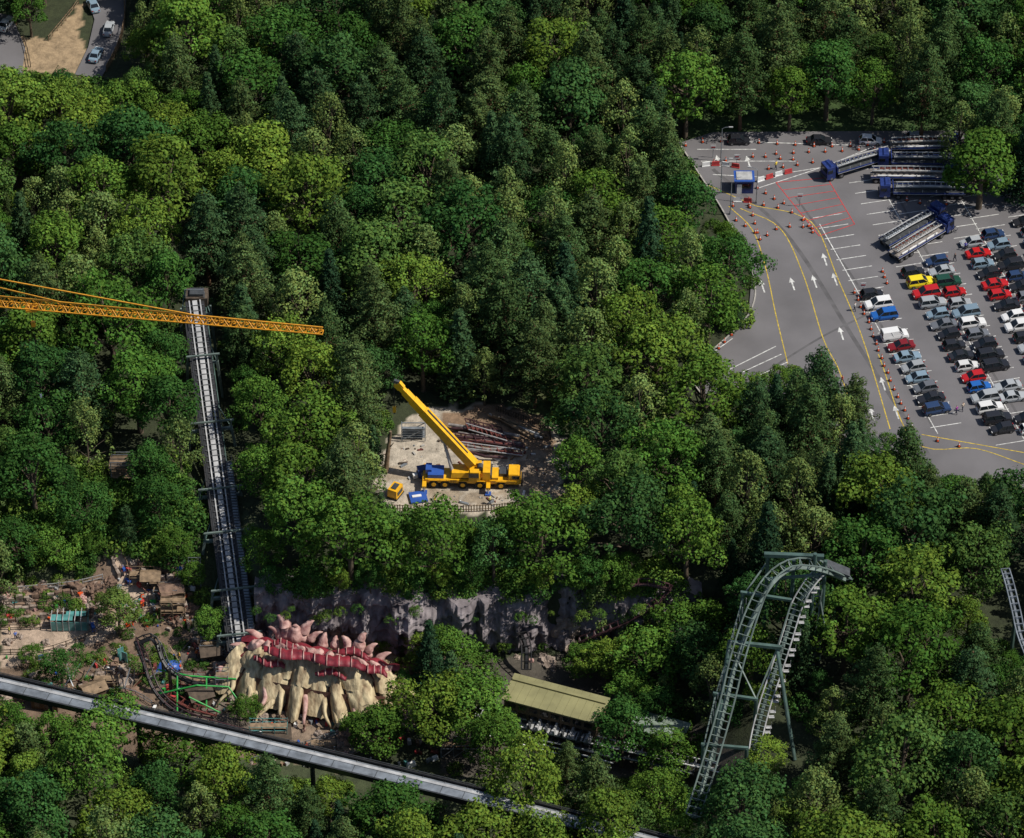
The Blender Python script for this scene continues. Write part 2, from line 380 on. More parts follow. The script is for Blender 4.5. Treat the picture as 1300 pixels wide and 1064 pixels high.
OPEN=[
 [(862,178),(920,166),(1195,168),(1205,235),(1240,268),(1300,250),(1420,240),(1420,640),(1290,600),(1190,600),(1170,560),(1110,545),(1085,495),(1000,455),(905,470),(962,400),(965,345),(930,270),(895,225)],
 [(488,575),(500,560),(520,535),(600,522),(640,512),(700,530),(702,590),(700,640),(640,645),(500,645),(485,620)],
 [(495,480),(518,480),(610,575),(560,590),(500,560)],
 [(230,365),(262,365),(275,450),(292,560),(318,680),(335,800),(340,840),(285,840),(265,650),(245,480)],
 [(0,760),(100,745),(145,705),(165,695),(215,725),(225,750),(290,800),(370,775),(480,780),(505,850),(435,900),(420,975),(300,935),(0,895)],
 [(-100,835),(0,850),(480,965),(700,1015),(700,1040),(420,985),(0,895),(-100,880)],
 [(632,846),(780,878),(770,950),(640,925)],
 [(380,762),(470,752),(560,748),(640,758),(720,772),(716,835),(650,850),(600,800),(560,788),(500,800),(380,790)],
 [(-30,10),(30,45),(60,45),(100,0),(100,-30),(165,-30),(162,20),(150,70),(128,92),(30,88),(-30,90)],
 [(140,570),(178,570),(178,612),(140,612)]]
CO_Y=G(960,940,0)[1]
COND=[([(885,985),(900,900),(925,800),(970,700),(1078,700),(1078,735),(1045,750),(1030,850),(1015,985)],CO_Y+3),
      ([(660,915),(780,940),(900,965),(880,985),(660,945)],G(700,960,-10)[1]),
      ([(1268,730),(1330,730),(1330,840),(1285,830)],G(1290,880,0)[1]+25)]
placed=[]
def cover(x,y,z,R,Ht):
    px=np.array([x,x-R*.85,x+R*.85,x,x,x-R*.6,x+R*.6,x,x-R*.6,x+R*.6])
    py=np.array([y,y,y,y-R*.8,y+R*.8,y,y,y,y-R*.5,y-R*.5])
    pz=z+Ht*np.array([.97,.6,.6,.45,.6,.85,.85,.05,.35,.35])
    return P(px,py,pz)
def ok(x,y,z,R,Ht):
    u,v=cover(x,y,z,R,Ht)
    for pl in OPEN:
        if inpoly(u,v,pl).any():return False
    for pl,yy in COND:
        if y-R<yy and inpoly(u,v,pl).any():return False
    return True
def tree(kind,x,y,s,col=None,var=None,tz=1,z=None):
    me,R,Ht=LIB[kind][var if var is not None else random.randrange(len(LIB[kind]))]
    z=float(H(x,y)) if z is None else z;c=col or random.choice(COL[kind]);j=random.uniform(.8,1.2)
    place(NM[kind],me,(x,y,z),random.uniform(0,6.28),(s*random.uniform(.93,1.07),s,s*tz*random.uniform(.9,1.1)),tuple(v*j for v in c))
    placed.append((x,y,R*s*.95))
def treeat(kind,u,v,rpx,col=None,tz=1):
    var=random.randrange(len(LIB[kind]));me,R,Ht=LIB[kind][var];s=rpx/8.1/R;h=.58*Ht*s*tz
    p=onT(u,v,h);tree(kind,p[0],p[1],s,col,var,tz)
BR=(.128,.20,.03);MG=(.074,.15,.025);DG=(.042,.106,.024)
for t in [('broad',872,118,54,MG,.8),('broad',1248,205,54,MG,.8),('broad',105,165,52,BR,.8),('broad',335,200,52,BR,.8),
 ('broad',210,165,42,BR,.8),('broad',255,185,44,MG,.8),('broad',20,190,44,MG,.8),('broad',290,230,40,BR,.8),
 ('broad',1110,110,36,MG),('broad',1052,95,46,DG,.85),('pine',985,60,40),('pine',1175,110,34),('broad',1245,90,40,DG),
 ('broad',900,390,45,MG),('broad',925,335,40,DG),('broad',845,300,46,MG,.9),('broad',700,270,38,DG),
 ('broad',545,905,46,BR,.8),('broad',480,925,34,MG,.8),('broad',600,900,44,MG,.85),('broad',135,925,46,MG,.7),('broad',235,955,44,MG,.6),
 ('broad',150,778,27,(.12,.18,.042),.7),('broad',266,790,20,MG,.9),('broad',78,850,24,DG,.8),('broad',40,830,16,MG,.7),('broad',312,900,18,MG,.7),
 ('pine',1040,488,34),('pine',1085,520,24),('pine',1150,585,32),('pine',1010,520,26),('pine',960,520,28),
 ('broad',570,825,32,MG,.8),('broad',530,815,20,BR,.8),('broad',735,590,34,MG,1),('broad',735,650,30,BR,.9),
 ('broad',870,800,44,MG,.8),('broad',820,835,44,MG,.8),('broad',770,840,30,BR,.8),('broad',745,835,26,MG,.7),('broad',800,880,26,MG,.8),
 ('broad',790,930,36,DG,.8),('broad',850,955,34,MG,.7),('broad',840,900,26,DG,.8),('broad',975,960,26,BR,.6),('pine',720,965,16),
 ('broad',635,925,30,MG,.8),('broad',330,520,36,MG,1),('broad',335,600,34,MG,.9),('broad',330,700,26,MG,1),('broad',345,740,20,DG,1),
 ('broad',215,520,36,DG,1),('broad',205,460,34,DG,1),('broad',40,600,48,DG,.9),('broad',60,540,44,DG,.9),('broad',395,480,40,BR,1),
 ('broad',110,650,34,DG,.8),('broad',70,690,32,MG,.7),('broad',20,690,34,DG,.8),('broad',200,640,30,DG,.9),('broad',225,690,22,MG,.8),('broad',245,730,15,MG,.8),('broad',190,590,28,DG,.9),('broad',120,690,16,MG,.7),
 ('pine',470,380,30),('pine',515,400,28),('pine',640,395,40),('pine',690,430,28),('pine',745,85,40),('pine',820,170,34),('pine',560,150,30),('pine',700,210,26),
 ('spruce',265,130,22),('spruce',275,100,20),('pine',460,140,34),('birch',78,250,30),('birch',45,255,26),('birch',450,200,32)]:
    treeat(*t)
treeat('birch',1052,28,18,(.25,.09,.055),.8);treeat('broad',1012,38,26,(.13,.135,.048),.8)
pa=np.zeros((4000,3));pa[:len(placed)]=placed;n=len(placed)
for phase,(scl,cnt) in enumerate([((1.05,1.45),4500),((.85,1.1),5000),((.6,.8),4000),((.36,.5),3000)]):
    for _ in range(cnt):
        x,y=(random.uniform(-116,116),random.uniform(-104,142))
        z=float(H(x,y));u,v=P(x,y,z+8)
        ppine=.22
        if 450<u<950 and v<220:ppine=.5
        if 560<u<740 and 330<v<480:ppine=.7
        if 960<u<1200 and 440<v<640:ppine=.65
        if v>640:ppine=.12
        if u<250 and v>100:ppine=.1
        k=random.random();kind='pine' if k<ppine*.85 else 'spruce' if k<ppine else 'birch' if k<ppine+.13 else 'broad'
        s=random.uniform(*scl)
        if kind!='broad' and phase==0:s*=.88
        var=random.randrange(len(LIB[kind]));_,R,Ht=LIB[kind][var]
        rr=R*s
        if z<-3 and s>.8:s*=.85
        dd=np.hypot(pa[:n,0]-x,pa[:n,1]-y)
        if (dd<(pa[:n,2]+rr)*.69).any():continue
        tz=.85 if s>1.1 else 1
        if not ok(x,y,z,R*s,Ht*s*tz):continue
        c=random.choice(COL[kind])
        if v>650 and kind=='broad' and u<900 and random.random()<.4:c=random.choice([BR,MG])
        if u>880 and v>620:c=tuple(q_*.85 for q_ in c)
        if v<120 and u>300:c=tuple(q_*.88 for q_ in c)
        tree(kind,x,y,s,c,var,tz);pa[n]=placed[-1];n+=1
        if n>2500:break
print('trees',n)
ns=0
for _ in range(6000):
    x,y=random.uniform(-100,100),random.uniform(-95,115);s=random.uniform(.5,1.3);z=float(H(x,y))
    u,v=P(x,y,z)
    d=np.hypot(pa[:n,0]-x,pa[:n,1]-y)
    if (d<pa[:n,2]*.8+s*.8).any() or not ok(x,y,z,2*s,2.6*s):continue
    tree('shrub',x,y,s);pa[n]=(x,y,1.5*s);n+=1;ns+=1
    if n>3800:break
PATH=[(0,800),(75,790),(150,765),(135,700),(165,698),(218,740),(210,765),(130,812),(60,835),(0,850)]
for _ in range(210):
    u,v=random.uniform(0,330),random.uniform(690,890)
    if inpoly(u,v,PATH) or (250<u<330 and v<840):continue
    p=onT(u,v);tree('shrub',p[0],p[1],random.uniform(.2,.6))
for _ in range(170):
    u,v=random.uniform(0,255),random.uniform(590,720)
    if inpoly(u,v,PATH) or (135<u<185 and v<625) or u>235+(v-600)*.15:continue
    p=onT(u,v);tree('shrub',p[0],p[1],random.uniform(.7,1.5))
for _ in range(110):
    u,v=random.uniform(370,860),random.uniform(733,762);p=G(u,v-10,0);tree('shrub',p[0],max(p[1],-38.5),random.uniform(.5,1.1),None,None,1,-.4)
for _ in range(55):
    x=random.uniform(-38,26);z=random.choice([random.uniform(-10,-8.5),random.uniform(-3,-.3)])
    tree('shrub',x,-42.2+z*-.06,random.uniform(.2,.5),None,None,1,z)
for u,v,r in[(395,755,16),(430,755,14),(470,750,16),(600,742,18),(560,740,15),(690,758,14),(745,775,20),(775,785,20),(800,800,20),(735,755,18)]:
    p=G(u,v+r*.5,-.3);tree('broad',p[0],max(p[1],-38.5),r/42,random.choice([MG,DG,BR]),None,1,-.4)
print('shrubs',ns)
# ------------------------------------------------------------------ vehicles
def carmesh(style):
    b=MB();W2={'hatch':.88,'saloon':.9,'suv':.95,'van':.97}[style]
    L_,bel,rf={'hatch':(4.0,.88,1.46),'saloon':(4.6,.86,1.42),'suv':(4.6,1.02,1.7),'van':(4.5,1.1,1.85)}[style]
    h=L_/2
    st={'hatch':[(-h,.72,.6,.30),(-h+.15,.95,.9,.24),(-h*.5,1,1.0,.2),(h*.3,1,1.0,.2),(h*.45,1,.98,.2),(h-.25,.93,.82,.22),(h,.74,.62,.3)],
        'saloon':[(-h,.75,.75,.3),(-h+.15,.95,1.0,.24),(-h*.5,1,1.03,.2),(h*.3,1,1.0,.2),(h*.45,1,.97,.2),(h-.25,.93,.8,.22),(h,.74,.6,.3)]}.get(style,
        [(-h,.8,.75,.36),(-h+.15,.96,1,.3),(-h*.5,1,1.0,.25),(h*.3,1,1.0,.25),(h*.45,1,.98,.25),(h-.22,.95,.86,.26),(h,.8,.66,.34)])
    vs=[];fs=[]
    for x,w,t,lo in st:
        w*=W2;zt=bel*t;zm=(zt+lo)/2+.05
        vs+=[(x,-w*.94,lo),(x,-w,zm),(x,-w*.9,zt),(x,-w*.45,zt+.03),(x,w*.45,zt+.03),(x,w*.9,zt),(x,w,zm),(x,w*.94,lo)]
    for i in range(len(st)-1):
        for j in range(8):fs.append((i*8+j,(i+1)*8+j,(i+1)*8+(j+1)%8,i*8+(j+1)%8))
    fs+=[tuple(range(8)),tuple((len(st)-1)*8+j for j in range(7,-1,-1))]
    b.add(vs,fs,'paint')
    xa,xc,xd,xb={'hatch':(-h+.12,-h+.55,h*.1,h*.48),'saloon':(-h+.75,-h+1.3,h*.08,h*.46),'suv':(-h+.1,-h+.4,h*.12,h*.5),'van':(-h+.05,-h+.15,h*.25,h*.6)}[style]
    wb,wr=W2*.88,W2*.7
    g=[(xa,-wb,bel),(xb,-wb,bel),(xb,wb,bel),(xa,wb,bel),(xc,-wr,rf),(xd,-wr,rf),(xd,wr,rf),(xc,wr,rf)]
    b.add(g,[(0,1,5,4),(2,3,7,6)],'paint' if style=='van' else 'glass');b.add(g,[(1,2,6,5),(3,0,4,7)],'glass')
    b.box(((xc+xd)/2,0,rf+.02),(xd-xc+.08,wr*2+.06,.07),'paint',top=(.94,.9))
    for s in(-1,1):
        for x0,x1 in((xa,xc),(xb,xd),((xa+xb)/2,(xc+xd)/2)):
            b.beam((x0,s*wb*1.005,bel),(x1,s*wr*1.02,rf),.09,.07,'paint')
        for xw in(-h*.62,h*.64):
            b.tube([(xw,s*(W2-.2),.33),(xw,s*(W2+.02),.33)],.33,'tyre',14);b.tube([(xw,s*W2,.33),(xw,s*(W2+.035),.33)],.19,'hub',10)
        b.box((h-.09,s*W2*.62,bel*.68),(.12,.34,.14),'lamp');b.box((-h+.06,s*W2*.66,bel*.82),(.12,.26,.18),'red')
        b.box((xd*1.0+.55,s*(W2+.06),bel+.03),(.16,.18,.13),'paint')
    b.box((h-.02,0,.42),(.1,1.0,.14),'black');b.box((-h+.0,0,.52),(.06,.5,.11),'white')
    return b.mesh('parked_car')
CM={k:carmesh(k) for k in('hatch','saloon','suv','van')}
hd=math.atan2(bay.y,bay.x)
CC={'k':(.02,.021,.026),'w':(.68,.68,.68),'s':(.34,.36,.38),'g':(.13,.14,.16),'r':(.42,.015,.018),'m':(.2,.015,.02),'b':(.02,.12,.42),'n':(.025,.05,.12),'y':(.7,.56,.02),'e':(.015,.06,.04),'l':(.19,.27,.34)}
def car(u,v,c,style=None,h=None,z=0):
    p=G(u,v,.6);st=style or random.choice(['hatch','hatch','saloon','suv'])
    hh=(hd+random.gauss(0,.025)+(math.pi if random.random()<.5 else 0)) if h is None else h
    k_=random.uniform(.88,1.12);cc=tuple(x*k_ for x in CC[c])
    s=random.uniform(.93,1.0)
    place('parked_van' if st=='van' else 'parked_car',CM[st],(p[0],p[1],.05+z),hh,s,cc)
def row(u0,v0,s):
    for i,c in enumerate(s):
        if c!='.':car(u0+ST[0]*i+random.uniform(-1.5,1.5),v0+ST[1]*i+random.uniform(-.6,.6),c,'van' if (c=='w' and i==4) else None)
row(1106,373,'kwb.wmlslgkn')
row(1160,345,'kyrslgkkkwrbswkk')
row(1189,331,'nserslwgkkk.ss.kw')
row(1233,308,'srlkrrkwwkslgkw')
row(1261,297,'nlkknkglkrwsnkg')
row(1302,281,'ksnwkrgskwnklskwrkgs');row(1330,267,'skwngkrslkwnskwgk')
for u,v,c,h in[(938,178,'k',.02),(1040,178,'k',.0),(1105,178,'w',-.1),(1165,174,'s',0),(1130,204,'g',.3)]:car(u,v,c,None,h)
for u,v,c,h in[(118,6,'l',1.9),(138,36,'s',1.5),(122,69,'l',1.35),(8,30,'w',1.2)]:car(u,v,c,'saloon',h)
def lorrymesh(k):
    b=MB()
    b.box((5.7,0,1.65),(1.7,2.4,2.3),'dblue',top=(.9,.95));b.box((6.48,0,2.1),(.12,2.1,.8),'glass');b.box((5.9,0,2.0),(.9,2.46,.6),'glass');b.box((5.4,0,2.9),(1.1,2.1,.25),'dblue',top=(.5,.9))
    b.box((6.5,0,.7),(.3,2.3,.45),'dgrey')
    b.box((-1.0,0,1.1),(11.6,.9,.3),'dgrey');b.box((-1.2,0,1.33),(11.2,2.4,.14),'rubber' if k else 'dgrey')
    for s in(-1,1):
        b.box((-1.2,s*1.23,1.36),(11.2,.1,.24),'dblue');b.box((-1.2,s*1.24,1.2),(11.2,.06,.08),'white')
        for x in(5.6,3.6,-3.6,-4.8,-6.0):
            b.tube([(x,s*.85,.5),(x,s*1.19,.5)],.5,'tyre',14);b.tube([(x,s*1.17,.5),(x,s*1.22,.5)],.25,'hub',8)
        for i in range(6):b.beam((-6.4+i*2.1,s*1.15,1.4),(-6.4+i*2.1,s*1.15,2.0),.09,.09,'lgrey')
        b.tube([(-6.6,s*.62,2.3),(-1,s*.62,2.45),(4.0,s*.62,2.3+.1*k)],.1,'lgrey',6)
    b.box((4.45,0,1.9),(.12,2.4,1.1),'dblue')
    b.tube([(-6.6,0,1.8),(-1,0,1.95),(4.0,0,1.8)],.26,'rubber' if k else 'galv',8)
    for i in range(13):b.beam((-6.4+i*.85,-.68,2.36),(-6.4+i*.85,.68,2.36),.1,.1,'galv');b.beam((-6.4+i*.85,-.6,2.3),(-6.4+i*.85,0,1.85),.08,.08,'rubber')
    if k:
        b.tube([(-5.5,.95,1.6),(3.6,.95,1.6)],.15,'rust',6);b.tube([(-5.8,-.98,1.6),(2.6,-.98,1.6)],.13,'white',6)
    return b.mesh('flatbed_lorry')
LM=[lorrymesh(0),lorrymesh(1)]
def lorry(u0,v0,u1,v1,k=0,s=1):
    a=Vector(G(u0,v0,1));b_=Vector(G(u1,v1,1));c=(a+b_)/2;d=b_-a
    place('flatbed_lorry',LM[k],(c.x,c.y,.05),math.atan2(d.y,d.x),(s*d.length/13.6,1,1))
lorry(1130,196,1044,222,0);lorry(1130,186,1220,184,1);lorry(1222,206,1112,204,0);lorry(1105,222,1222,224,1);lorry(1225,243,1114,242,0)
lorry(1122,310,1196,268,0);lorry(1134,326,1206,283,1)
# ------------------------------------------------------------------ cones, barrier, booth, lamps
cb=MB();cb.box((0,0,.04),(.5,.5,.08),'black');cb.tube([(0,0,.08),(0,0,.4)],[.2,.13],'orange',8);cb.tube([(0,0,.4),(0,0,.62)],[.13,.085],'white',8);cb.tube([(0,0,.62),(0,0,.85)],[.085,.03],'orange',8)
cme=cb.mesh('traffic_cone')
def cones(pts,sp,sc_=1.1):
    pp=smoothpath([G(*p,0) for p in pts],.25);last=None
    for p in pp:
        if last is None or (p-last).length>=sp:
            place('traffic_cone',cme,(p.x+random.uniform(-.15,.15),p.y+random.uniform(-.15,.15),.05),random.uniform(0,1.5),sc_);last=p
for l,s in[([(870,186),(905,180),(960,182),(1080,186),(1185,172)],3.0),([(905,208),(960,200),(1010,204)],2.2),([(930,262),(975,262),(1015,275),(1035,297)],2.4),([(935,280),(968,300),(990,290),(1030,288)],2.0),([(1020,280),(1035,300)],1.6),([(1085,372),(1100,405),(1125,470),(1150,525),(1158,548)],1.7),([(900,460),(915,440),(930,425)],1.8),([(1150,255),(1190,262),(1215,255)],2.2),([(975,215),(1045,205)],2.5),([(1120,345),(1125,360)],1.5),([(1190,560),(1240,572)],3.5),([(960,240),(1000,262)],2),([(950,255),(958,285),(965,310)],2),([(985,196),(1070,192),(1150,188)],2.6)]:cones(l,s)
def barrier(pts):
    pp=smoothpath([G(*p,0) for p in pts],.4);last=None;i=0;b=MB()
    for p in pp:
        if last is not None and (p-last).length>=1.5:
            a_=last;m_=(a_+p)/2;d_=p-a_;b.box((m_.x,m_.y,.5),(1.35,.28,.8),'mred' if i%2 else 'white',math.atan2(d_.y,d_.x),top=(.95,.5));b.box((m_.x,m_.y,.13),(1.4,.45,.14),'mred' if i%2 else 'white',math.atan2(d_.y,d_.x));i+=1;last=p
        elif last is None:last=p
    b.obj('plastic_barrier')
barrier([(890,212),(912,210),(940,214)]);barrier([(960,232),(985,224),(1010,218)]);barrier([(930,256),(965,258)])
bb=MB()
bb.box((0,0,1.25),(3.0,2.6,2.5),'dblue');bb.box((0,-1.31,1.6),(2.4,.06,1.0),'glass');bb.box((1.52,0,1.6),(.06,1.8,1.0),'glass');bb.box((0,0,2.62),(3.4,3.0,.2),'blue');bb.box((0,0,2.78),(2.6,2.2,.12),'lgrey');bb.box((-.8,-1.35,1.0),(.8,.06,1.95),'white')
bb.obj('ticket_booth',G(944,240,0))
def lampmesh():
    b=MB();b.tube([(0,0,0),(0,0,8)],[.12,.07],'galv',8);b.tube([(0,0,8),(.5,0,8.35),(1.4,0,8.45)],.05,'galv',6);b.box((1.7,0,8.42),(.8,.28,.14),'lgrey');b.box((0,0,.3),(.3,.3,.6),'galv');return b.mesh('street_lamp')
lm=lampmesh()
for u,v,r in[(915,245,0),(927,272,.5),(960,258,2.8),(915,205,0)]:place('street_lamp',lm,G(u,v,.05),r,.85)
sb=MB();sb.tube([(0,0,0),(0,0,2.4)],.05,'galv',6);sb.box((0,-.06,2.2),(.9,.04,.9),'white');sb.box((0,-.085,2.2),(.7,.02,.25),'red')
sm=sb.mesh('traffic_sign')
for u,v in[(935,212),(1015,262),(1095,375),(905,200)]:place('traffic_sign',sm,G(u,v,.05),0)
def person(name,u,v,top,z=None,h=0,stride=.2):
    me=bpy.data.meshes.new(name)
    V_=[(0,0,.98),(0,0,1.2),(0,0,1.42),(0,.01,1.52),(0,.02,1.62),(0,.02,1.74),(.1,0,.93),(.12,stride,.5),(.12,stride*.9-.03,.08),(.12,stride+.14,.04),(-.1,0,.93),(-.12,-stride*.6,.5),(-.12,-stride-.06,.1),(-.12,-stride+.08,.04),(.19,0,1.42),(.26,-.06,1.15),(.27,.08,.92),(.27,.12,.82),(-.19,0,1.42),(-.26,.06,1.15),(-.26,.2,.95),(-.26,.26,.87)]
    E=[(0,1),(1,2),(2,3),(3,4),(4,5),(0,6),(6,7),(7,8),(8,9),(0,10),(10,11),(11,12),(12,13),(2,14),(14,15),(15,16),(16,17),(2,18),(18,19),(19,20),(20,21)]
    R_=[.15,.14,.15,.055,.1,.07,.1,.07,.05,.04,.1,.07,.05,.04,.07,.05,.035,.04,.07,.05,.035,.04]
    me.from_pydata(V_,E,[])
    o=bpy.data.objects.new(name,me);sc.collection.objects.link(o)
    m_=o.modifiers.new('s','SKIN')
    for i,r in enumerate(R_):me.skin_vertices[0].data[i].radius=(r,r*.8 if i<3 else r)
    me.skin_vertices[0].data[0].use_root=True
    s_=o.modifiers.new('d','SUBSURF');s_.levels=1;s_.render_levels=1
    mt=bpy.data.materials.get('clothes_and_skin')
    if not mt:
        mt=bpy.data.materials.new('clothes_and_skin');mt.use_nodes=True;N=mt.node_tree.nodes;L=mt.node_tree.links
        t=N.new('ShaderNodeTexCoord');sx=N.new('ShaderNodeSeparateXYZ');oi=N.new('ShaderNodeObjectInfo');L.new(t.outputs['Object'],sx.inputs[0])
        def step(th,a_,colr):
            g=N.new('ShaderNodeMath');g.operation='GREATER_THAN';g.inputs[1].default_value=th;L.new(sx.outputs['Z'],g.inputs[0])
            x=N.new('ShaderNodeMix');x.data_type='RGBA';L.new(g.outputs[0],x.inputs[0])
            if isinstance(a_,tuple):x.inputs[6].default_value=a_
            else:L.new(a_,x.inputs[6])
            if isinstance(colr,tuple):x.inputs[7].default_value=colr
            else:L.new(colr,x.inputs[7])
            return x.outputs[2]
        o1=step(.98,(.02,.025,.05,1),oi.outputs['Color']);o2=step(1.5,o1,(.5,.28,.2,1));o3=step(1.7,o2,(.05,.03,.02,1))
        L.new(o3,N['Principled BSDF'].inputs['Base Color'])
    me.materials.append(mt);p=G(u,v,0) if z is None else G(u,v,z);o.location=(p[0],p[1],(.05 if z is None else z));o.rotation_euler=(0,0,h);o.color=(*top,1)
for i,(u,v,c,h) in enumerate([(1060,487,(.05,.05,.06),1),(1069,487,(.6,.1,.05),2),(1222,522,(.6,.5,.4),.5),(1214,526,(.3,.05,.3),.8),(1225,318,(.1,.1,.5),0),(1212,332,(.05,.05,.05),2),(1085,395,(.5,.5,.5),1),(985,215,(.8,.6,.05),1)]):person('person',u,v,c,None,h)
# ------------------------------------------------------------------ mobile crane
b=MB()
b.box((0,0,1.25),(14.6,2.5,.55),'yellow');b.box((0,0,1.62),(13.8,2.7,.2),'yellow');b.box((0,0,.85),(13.6,1.1,.4),'dgrey')
for x in(-5.6,-3.9,-1.2,1.4,4.6):
    for s in(-1,1):
        b.tube([(x,s*.85,.72),(x,s*1.4,.72)],.72,'tyre',18);b.tube([(x,s*1.38,.72),(x,s*1.44,.72)],.36,'yellow',10)
        b.box((x,s*1.15,1.56),(1.6,.6,.12),'yellow')
b.box((6.7,0,1.9),(1.9,2.6,1.7),'yellow',top=(.85,.94),sh=(-.12,0));b.box((7.5,0,2.3),(.14,2.3,.75),'glass');b.box((6.85,0,2.35),(1.1,2.62,.6),'glass');b.box((6.5,0,2.82),(1.5,2.35,.12),'yellow')
b.box((7.75,0,1.0),(.3,2.6,.5),'black')
b.box((4.9,.4,2.0),(1.2,1.6,.7),'dgrey');b.box((3.6,0,1.95),(1.2,2.4,.5),'yellow')
for x in(-7.0,2.7):
    for s in(-1,1):b.box((x,s*1.9,1.15),(.6,1.4,.45),'yellow');b.tube([(x,s*2.5,.1),(x,s*2.5,1.2)],.12,'lgrey',8);b.box((x,s*2.5,.12),(.9,.9,.12),'blue')
b.tube([(-.9,0,1.6),(-.9,0,1.95)],1.1,'dgrey',16)
b.box((-.2,0,2.4),(5.6,2.3,.9),'yellow',top=(.95,.9));b.box((2.4,0,2.6),(1.2,2.7,1.5),'yellow',top=(.9,1));b.box((3.05,0,2.3),(.35,2.5,.8),'dgrey')
b.box((.6,-1.5,3.0),(1.7,1.0,1.6),'yellow',top=(.8,.9));b.box((.5,-1.52,3.2),(1.5,1.06,.75),'glass')
b.box((.4,.9,3.1),(2.4,.7,.8),'yellow');b.tube([(1.4,-.45,3.2),(1.4,.45,3.2)],.5,'dgrey',14)
b.box((-5.3,0,2.1),(2.4,2.3,.7),'blue');b.box((-6.4,.3,2.5),(.9,1.6,.8),'blue')
for i in range(6):b.beam((-3.6+i*.25,-1.42,1.0),(-3.6+i*.25,-1.42,1.7),.05,.05,'black')
yardc=Vector(G(598,612,0));piv=Vector(G(601,582,3.6));tip=Vector(G(504,487,16.3))
piv=Vector((piv.x,yardc.y,3.6))
o1=b.obj('mobile_crane',(yardc.x,yardc.y,-.15),math.radians(-2))
b=MB();d=(tip-piv)
for t0,t1,w in((0,.66,1.25),(.6,.8,1.05),(.78,.9,.88),(.88,.97,.7)):b.beam(piv+d*t0,piv+d*t1,w,w*1.15,'yellow')
b.beam(piv+d*.94,piv+d*1.0+Vector((0,0,.1)),.6,1.3,'yellow');b.beam(piv+d*.97+Vector((0,0,.7)),piv+d*.99+Vector((-.6,0,.7)),.5,.5,'dgrey')
b.tube([piv+Vector((-3.2,0,-1.2)),piv+d*.42+Vector((0,0,-.5))],[.3,.2],'lgrey',10)
b.beam(piv+d*.05+Vector((.2,0,.75)),piv+d*.62+Vector((.2,0,.85)),.35,.12,'black')
hk=tip+Vector((-.5,0,-.5));b.tube([hk,hk-Vector((0,0,4.2))],.06,'black',5);b.box(tuple(hk-Vector((0,0,4.6))),(.5,.4,1.0),'yellow');b.box(tuple(hk-Vector((0,0,5.2))),(.25,.2,.4),'black')
o2=b.obj('boom');o2.parent=o1;o2.matrix_parent_inverse=(Matrix.Translation(o1.location)@Matrix.Rotation(o1.rotation_euler.z,4,'Z')).inverted()
b=MB();b.box((0,0,.9),(2.2,1.6,1.5),'yellow',top=(.95,.92));b.box((0,0,1.7),(1.3,.8,.15),'dgrey');b.box((0,-.82,.9),(1.5,.05,.7),'dgrey');b.box((0,0,.1),(2.4,1.8,.15),'black');b.obj('generator',G(502,628,-.1),1.1)
b=MB();b.box((0,0,.15),(2.6,2.4,.25),'blue');b.box((-.2,.1,.33),(1.4,.5,.12),'white');b.obj('crane_mat',G(531,632,-.1),.2)
b=MB();b.box((0,0,.7),(1.6,1.2,1.4),'blue',top=(1,.9));b.box((0,0,1.45),(1.7,1.3,.1),'dblue');b.box((0,-.62,.8),(.9,.05,.5),'lgrey');b.box((1.3,.4,.4),(.6,.8,.8),'blue');b.box((-1.3,-.2,.35),(.7,.6,.7),'white');b.obj('tool_container',G(537,603,-.1),.3)
b=MB()
for i in range(12):
    a_=Vector(G(580+random.uniform(-14,14),537+i*3.2+random.uniform(-3,3),.35+random.uniform(0,.6)));e=Vector(G(656+random.uniform(-22,12),549+i*2.7+random.uniform(-4,4),.35+random.uniform(0,.7)))
    kk=random.choice(['maroon','maroon','rust','rubber']);b.tube([a_,(a_+e)/2+Vector((0,random.uniform(-.9,.9),.1)),e],random.uniform(.16,.28),kk,8)
    if i%3==0:
        for j in range(9):
            p=a_.lerp(e,j/8);b.beam(p+Vector((.2,-.7,.35)),p+Vector((-.2,.7,.35)),.14,.14,kk)
        for s in(-1,1):b.tube([a_+Vector((-.2*s,.7*s,.4)),e+Vector((-.2*s,.7*s,.4))],.09,'lgrey' if i%2 else kk,6)
b.obj('coaster_track_pieces')
b=MB()
for i in range(14):
    a_=Vector(G(622+i*1.5+random.uniform(-3,3),524+random.uniform(0,3)+i*.6,.2+.12*(i%4)));e=a_+Vector((random.uniform(5,7.5),random.uniform(-5,-3.8),0));b.beam(a_,e,.3,.25,'wood' if i%2 else 'lgrey')
b.obj('timber_pile')
b=MB()
for _ in range(90):
    u,v=random.choice([(random.uniform(490,700),random.uniform(565,600)),(random.uniform(640,700),random.uniform(560,640)),(random.uniform(490,560),random.uniform(560,642)),(random.uniform(560,700),random.uniform(630,644))])
    p=onT(u,v);s=random.uniform(.1,.4);b.box((p[0],p[1],p[2]+s*.3),(s*random.uniform(1,4),s,s*.8),random.choice(['wood','dwood','lgrey','rust','boulder','conc','white','galv','brock']),random.uniform(0,3),top=(.85,.85))
b.obj('site_debris')
b=MB();p=Vector(G(525,560,0))
for i in range(2):
    for s in(-1,1):b.beam(p+Vector((s*1.8,i*1.4,0)),p+Vector((s*1.8,i*1.4+.2,2.6)),.12,.12,'galv')
    b.beam(p+Vector((-1.8,i*1.4,2.5)),p+Vector((1.8,i*1.4,2.5)),.12,.12,'galv');b.beam(p+Vector((-1.8,i*1.4,0.2)),p+Vector((1.8,i*1.4,2.5)),.1,.1,'galv')
for s in(-1,1):b.beam(p+Vector((s*1.8,0,2.6)),p+Vector((s*1.8,1.4,2.6)),.1,.1,'galv')
for k in range(5):b.box(tuple(p+Vector((0,.7,.3+.45*k))),(3.4,.5,.08),'galv')
b.obj('steel_rack')
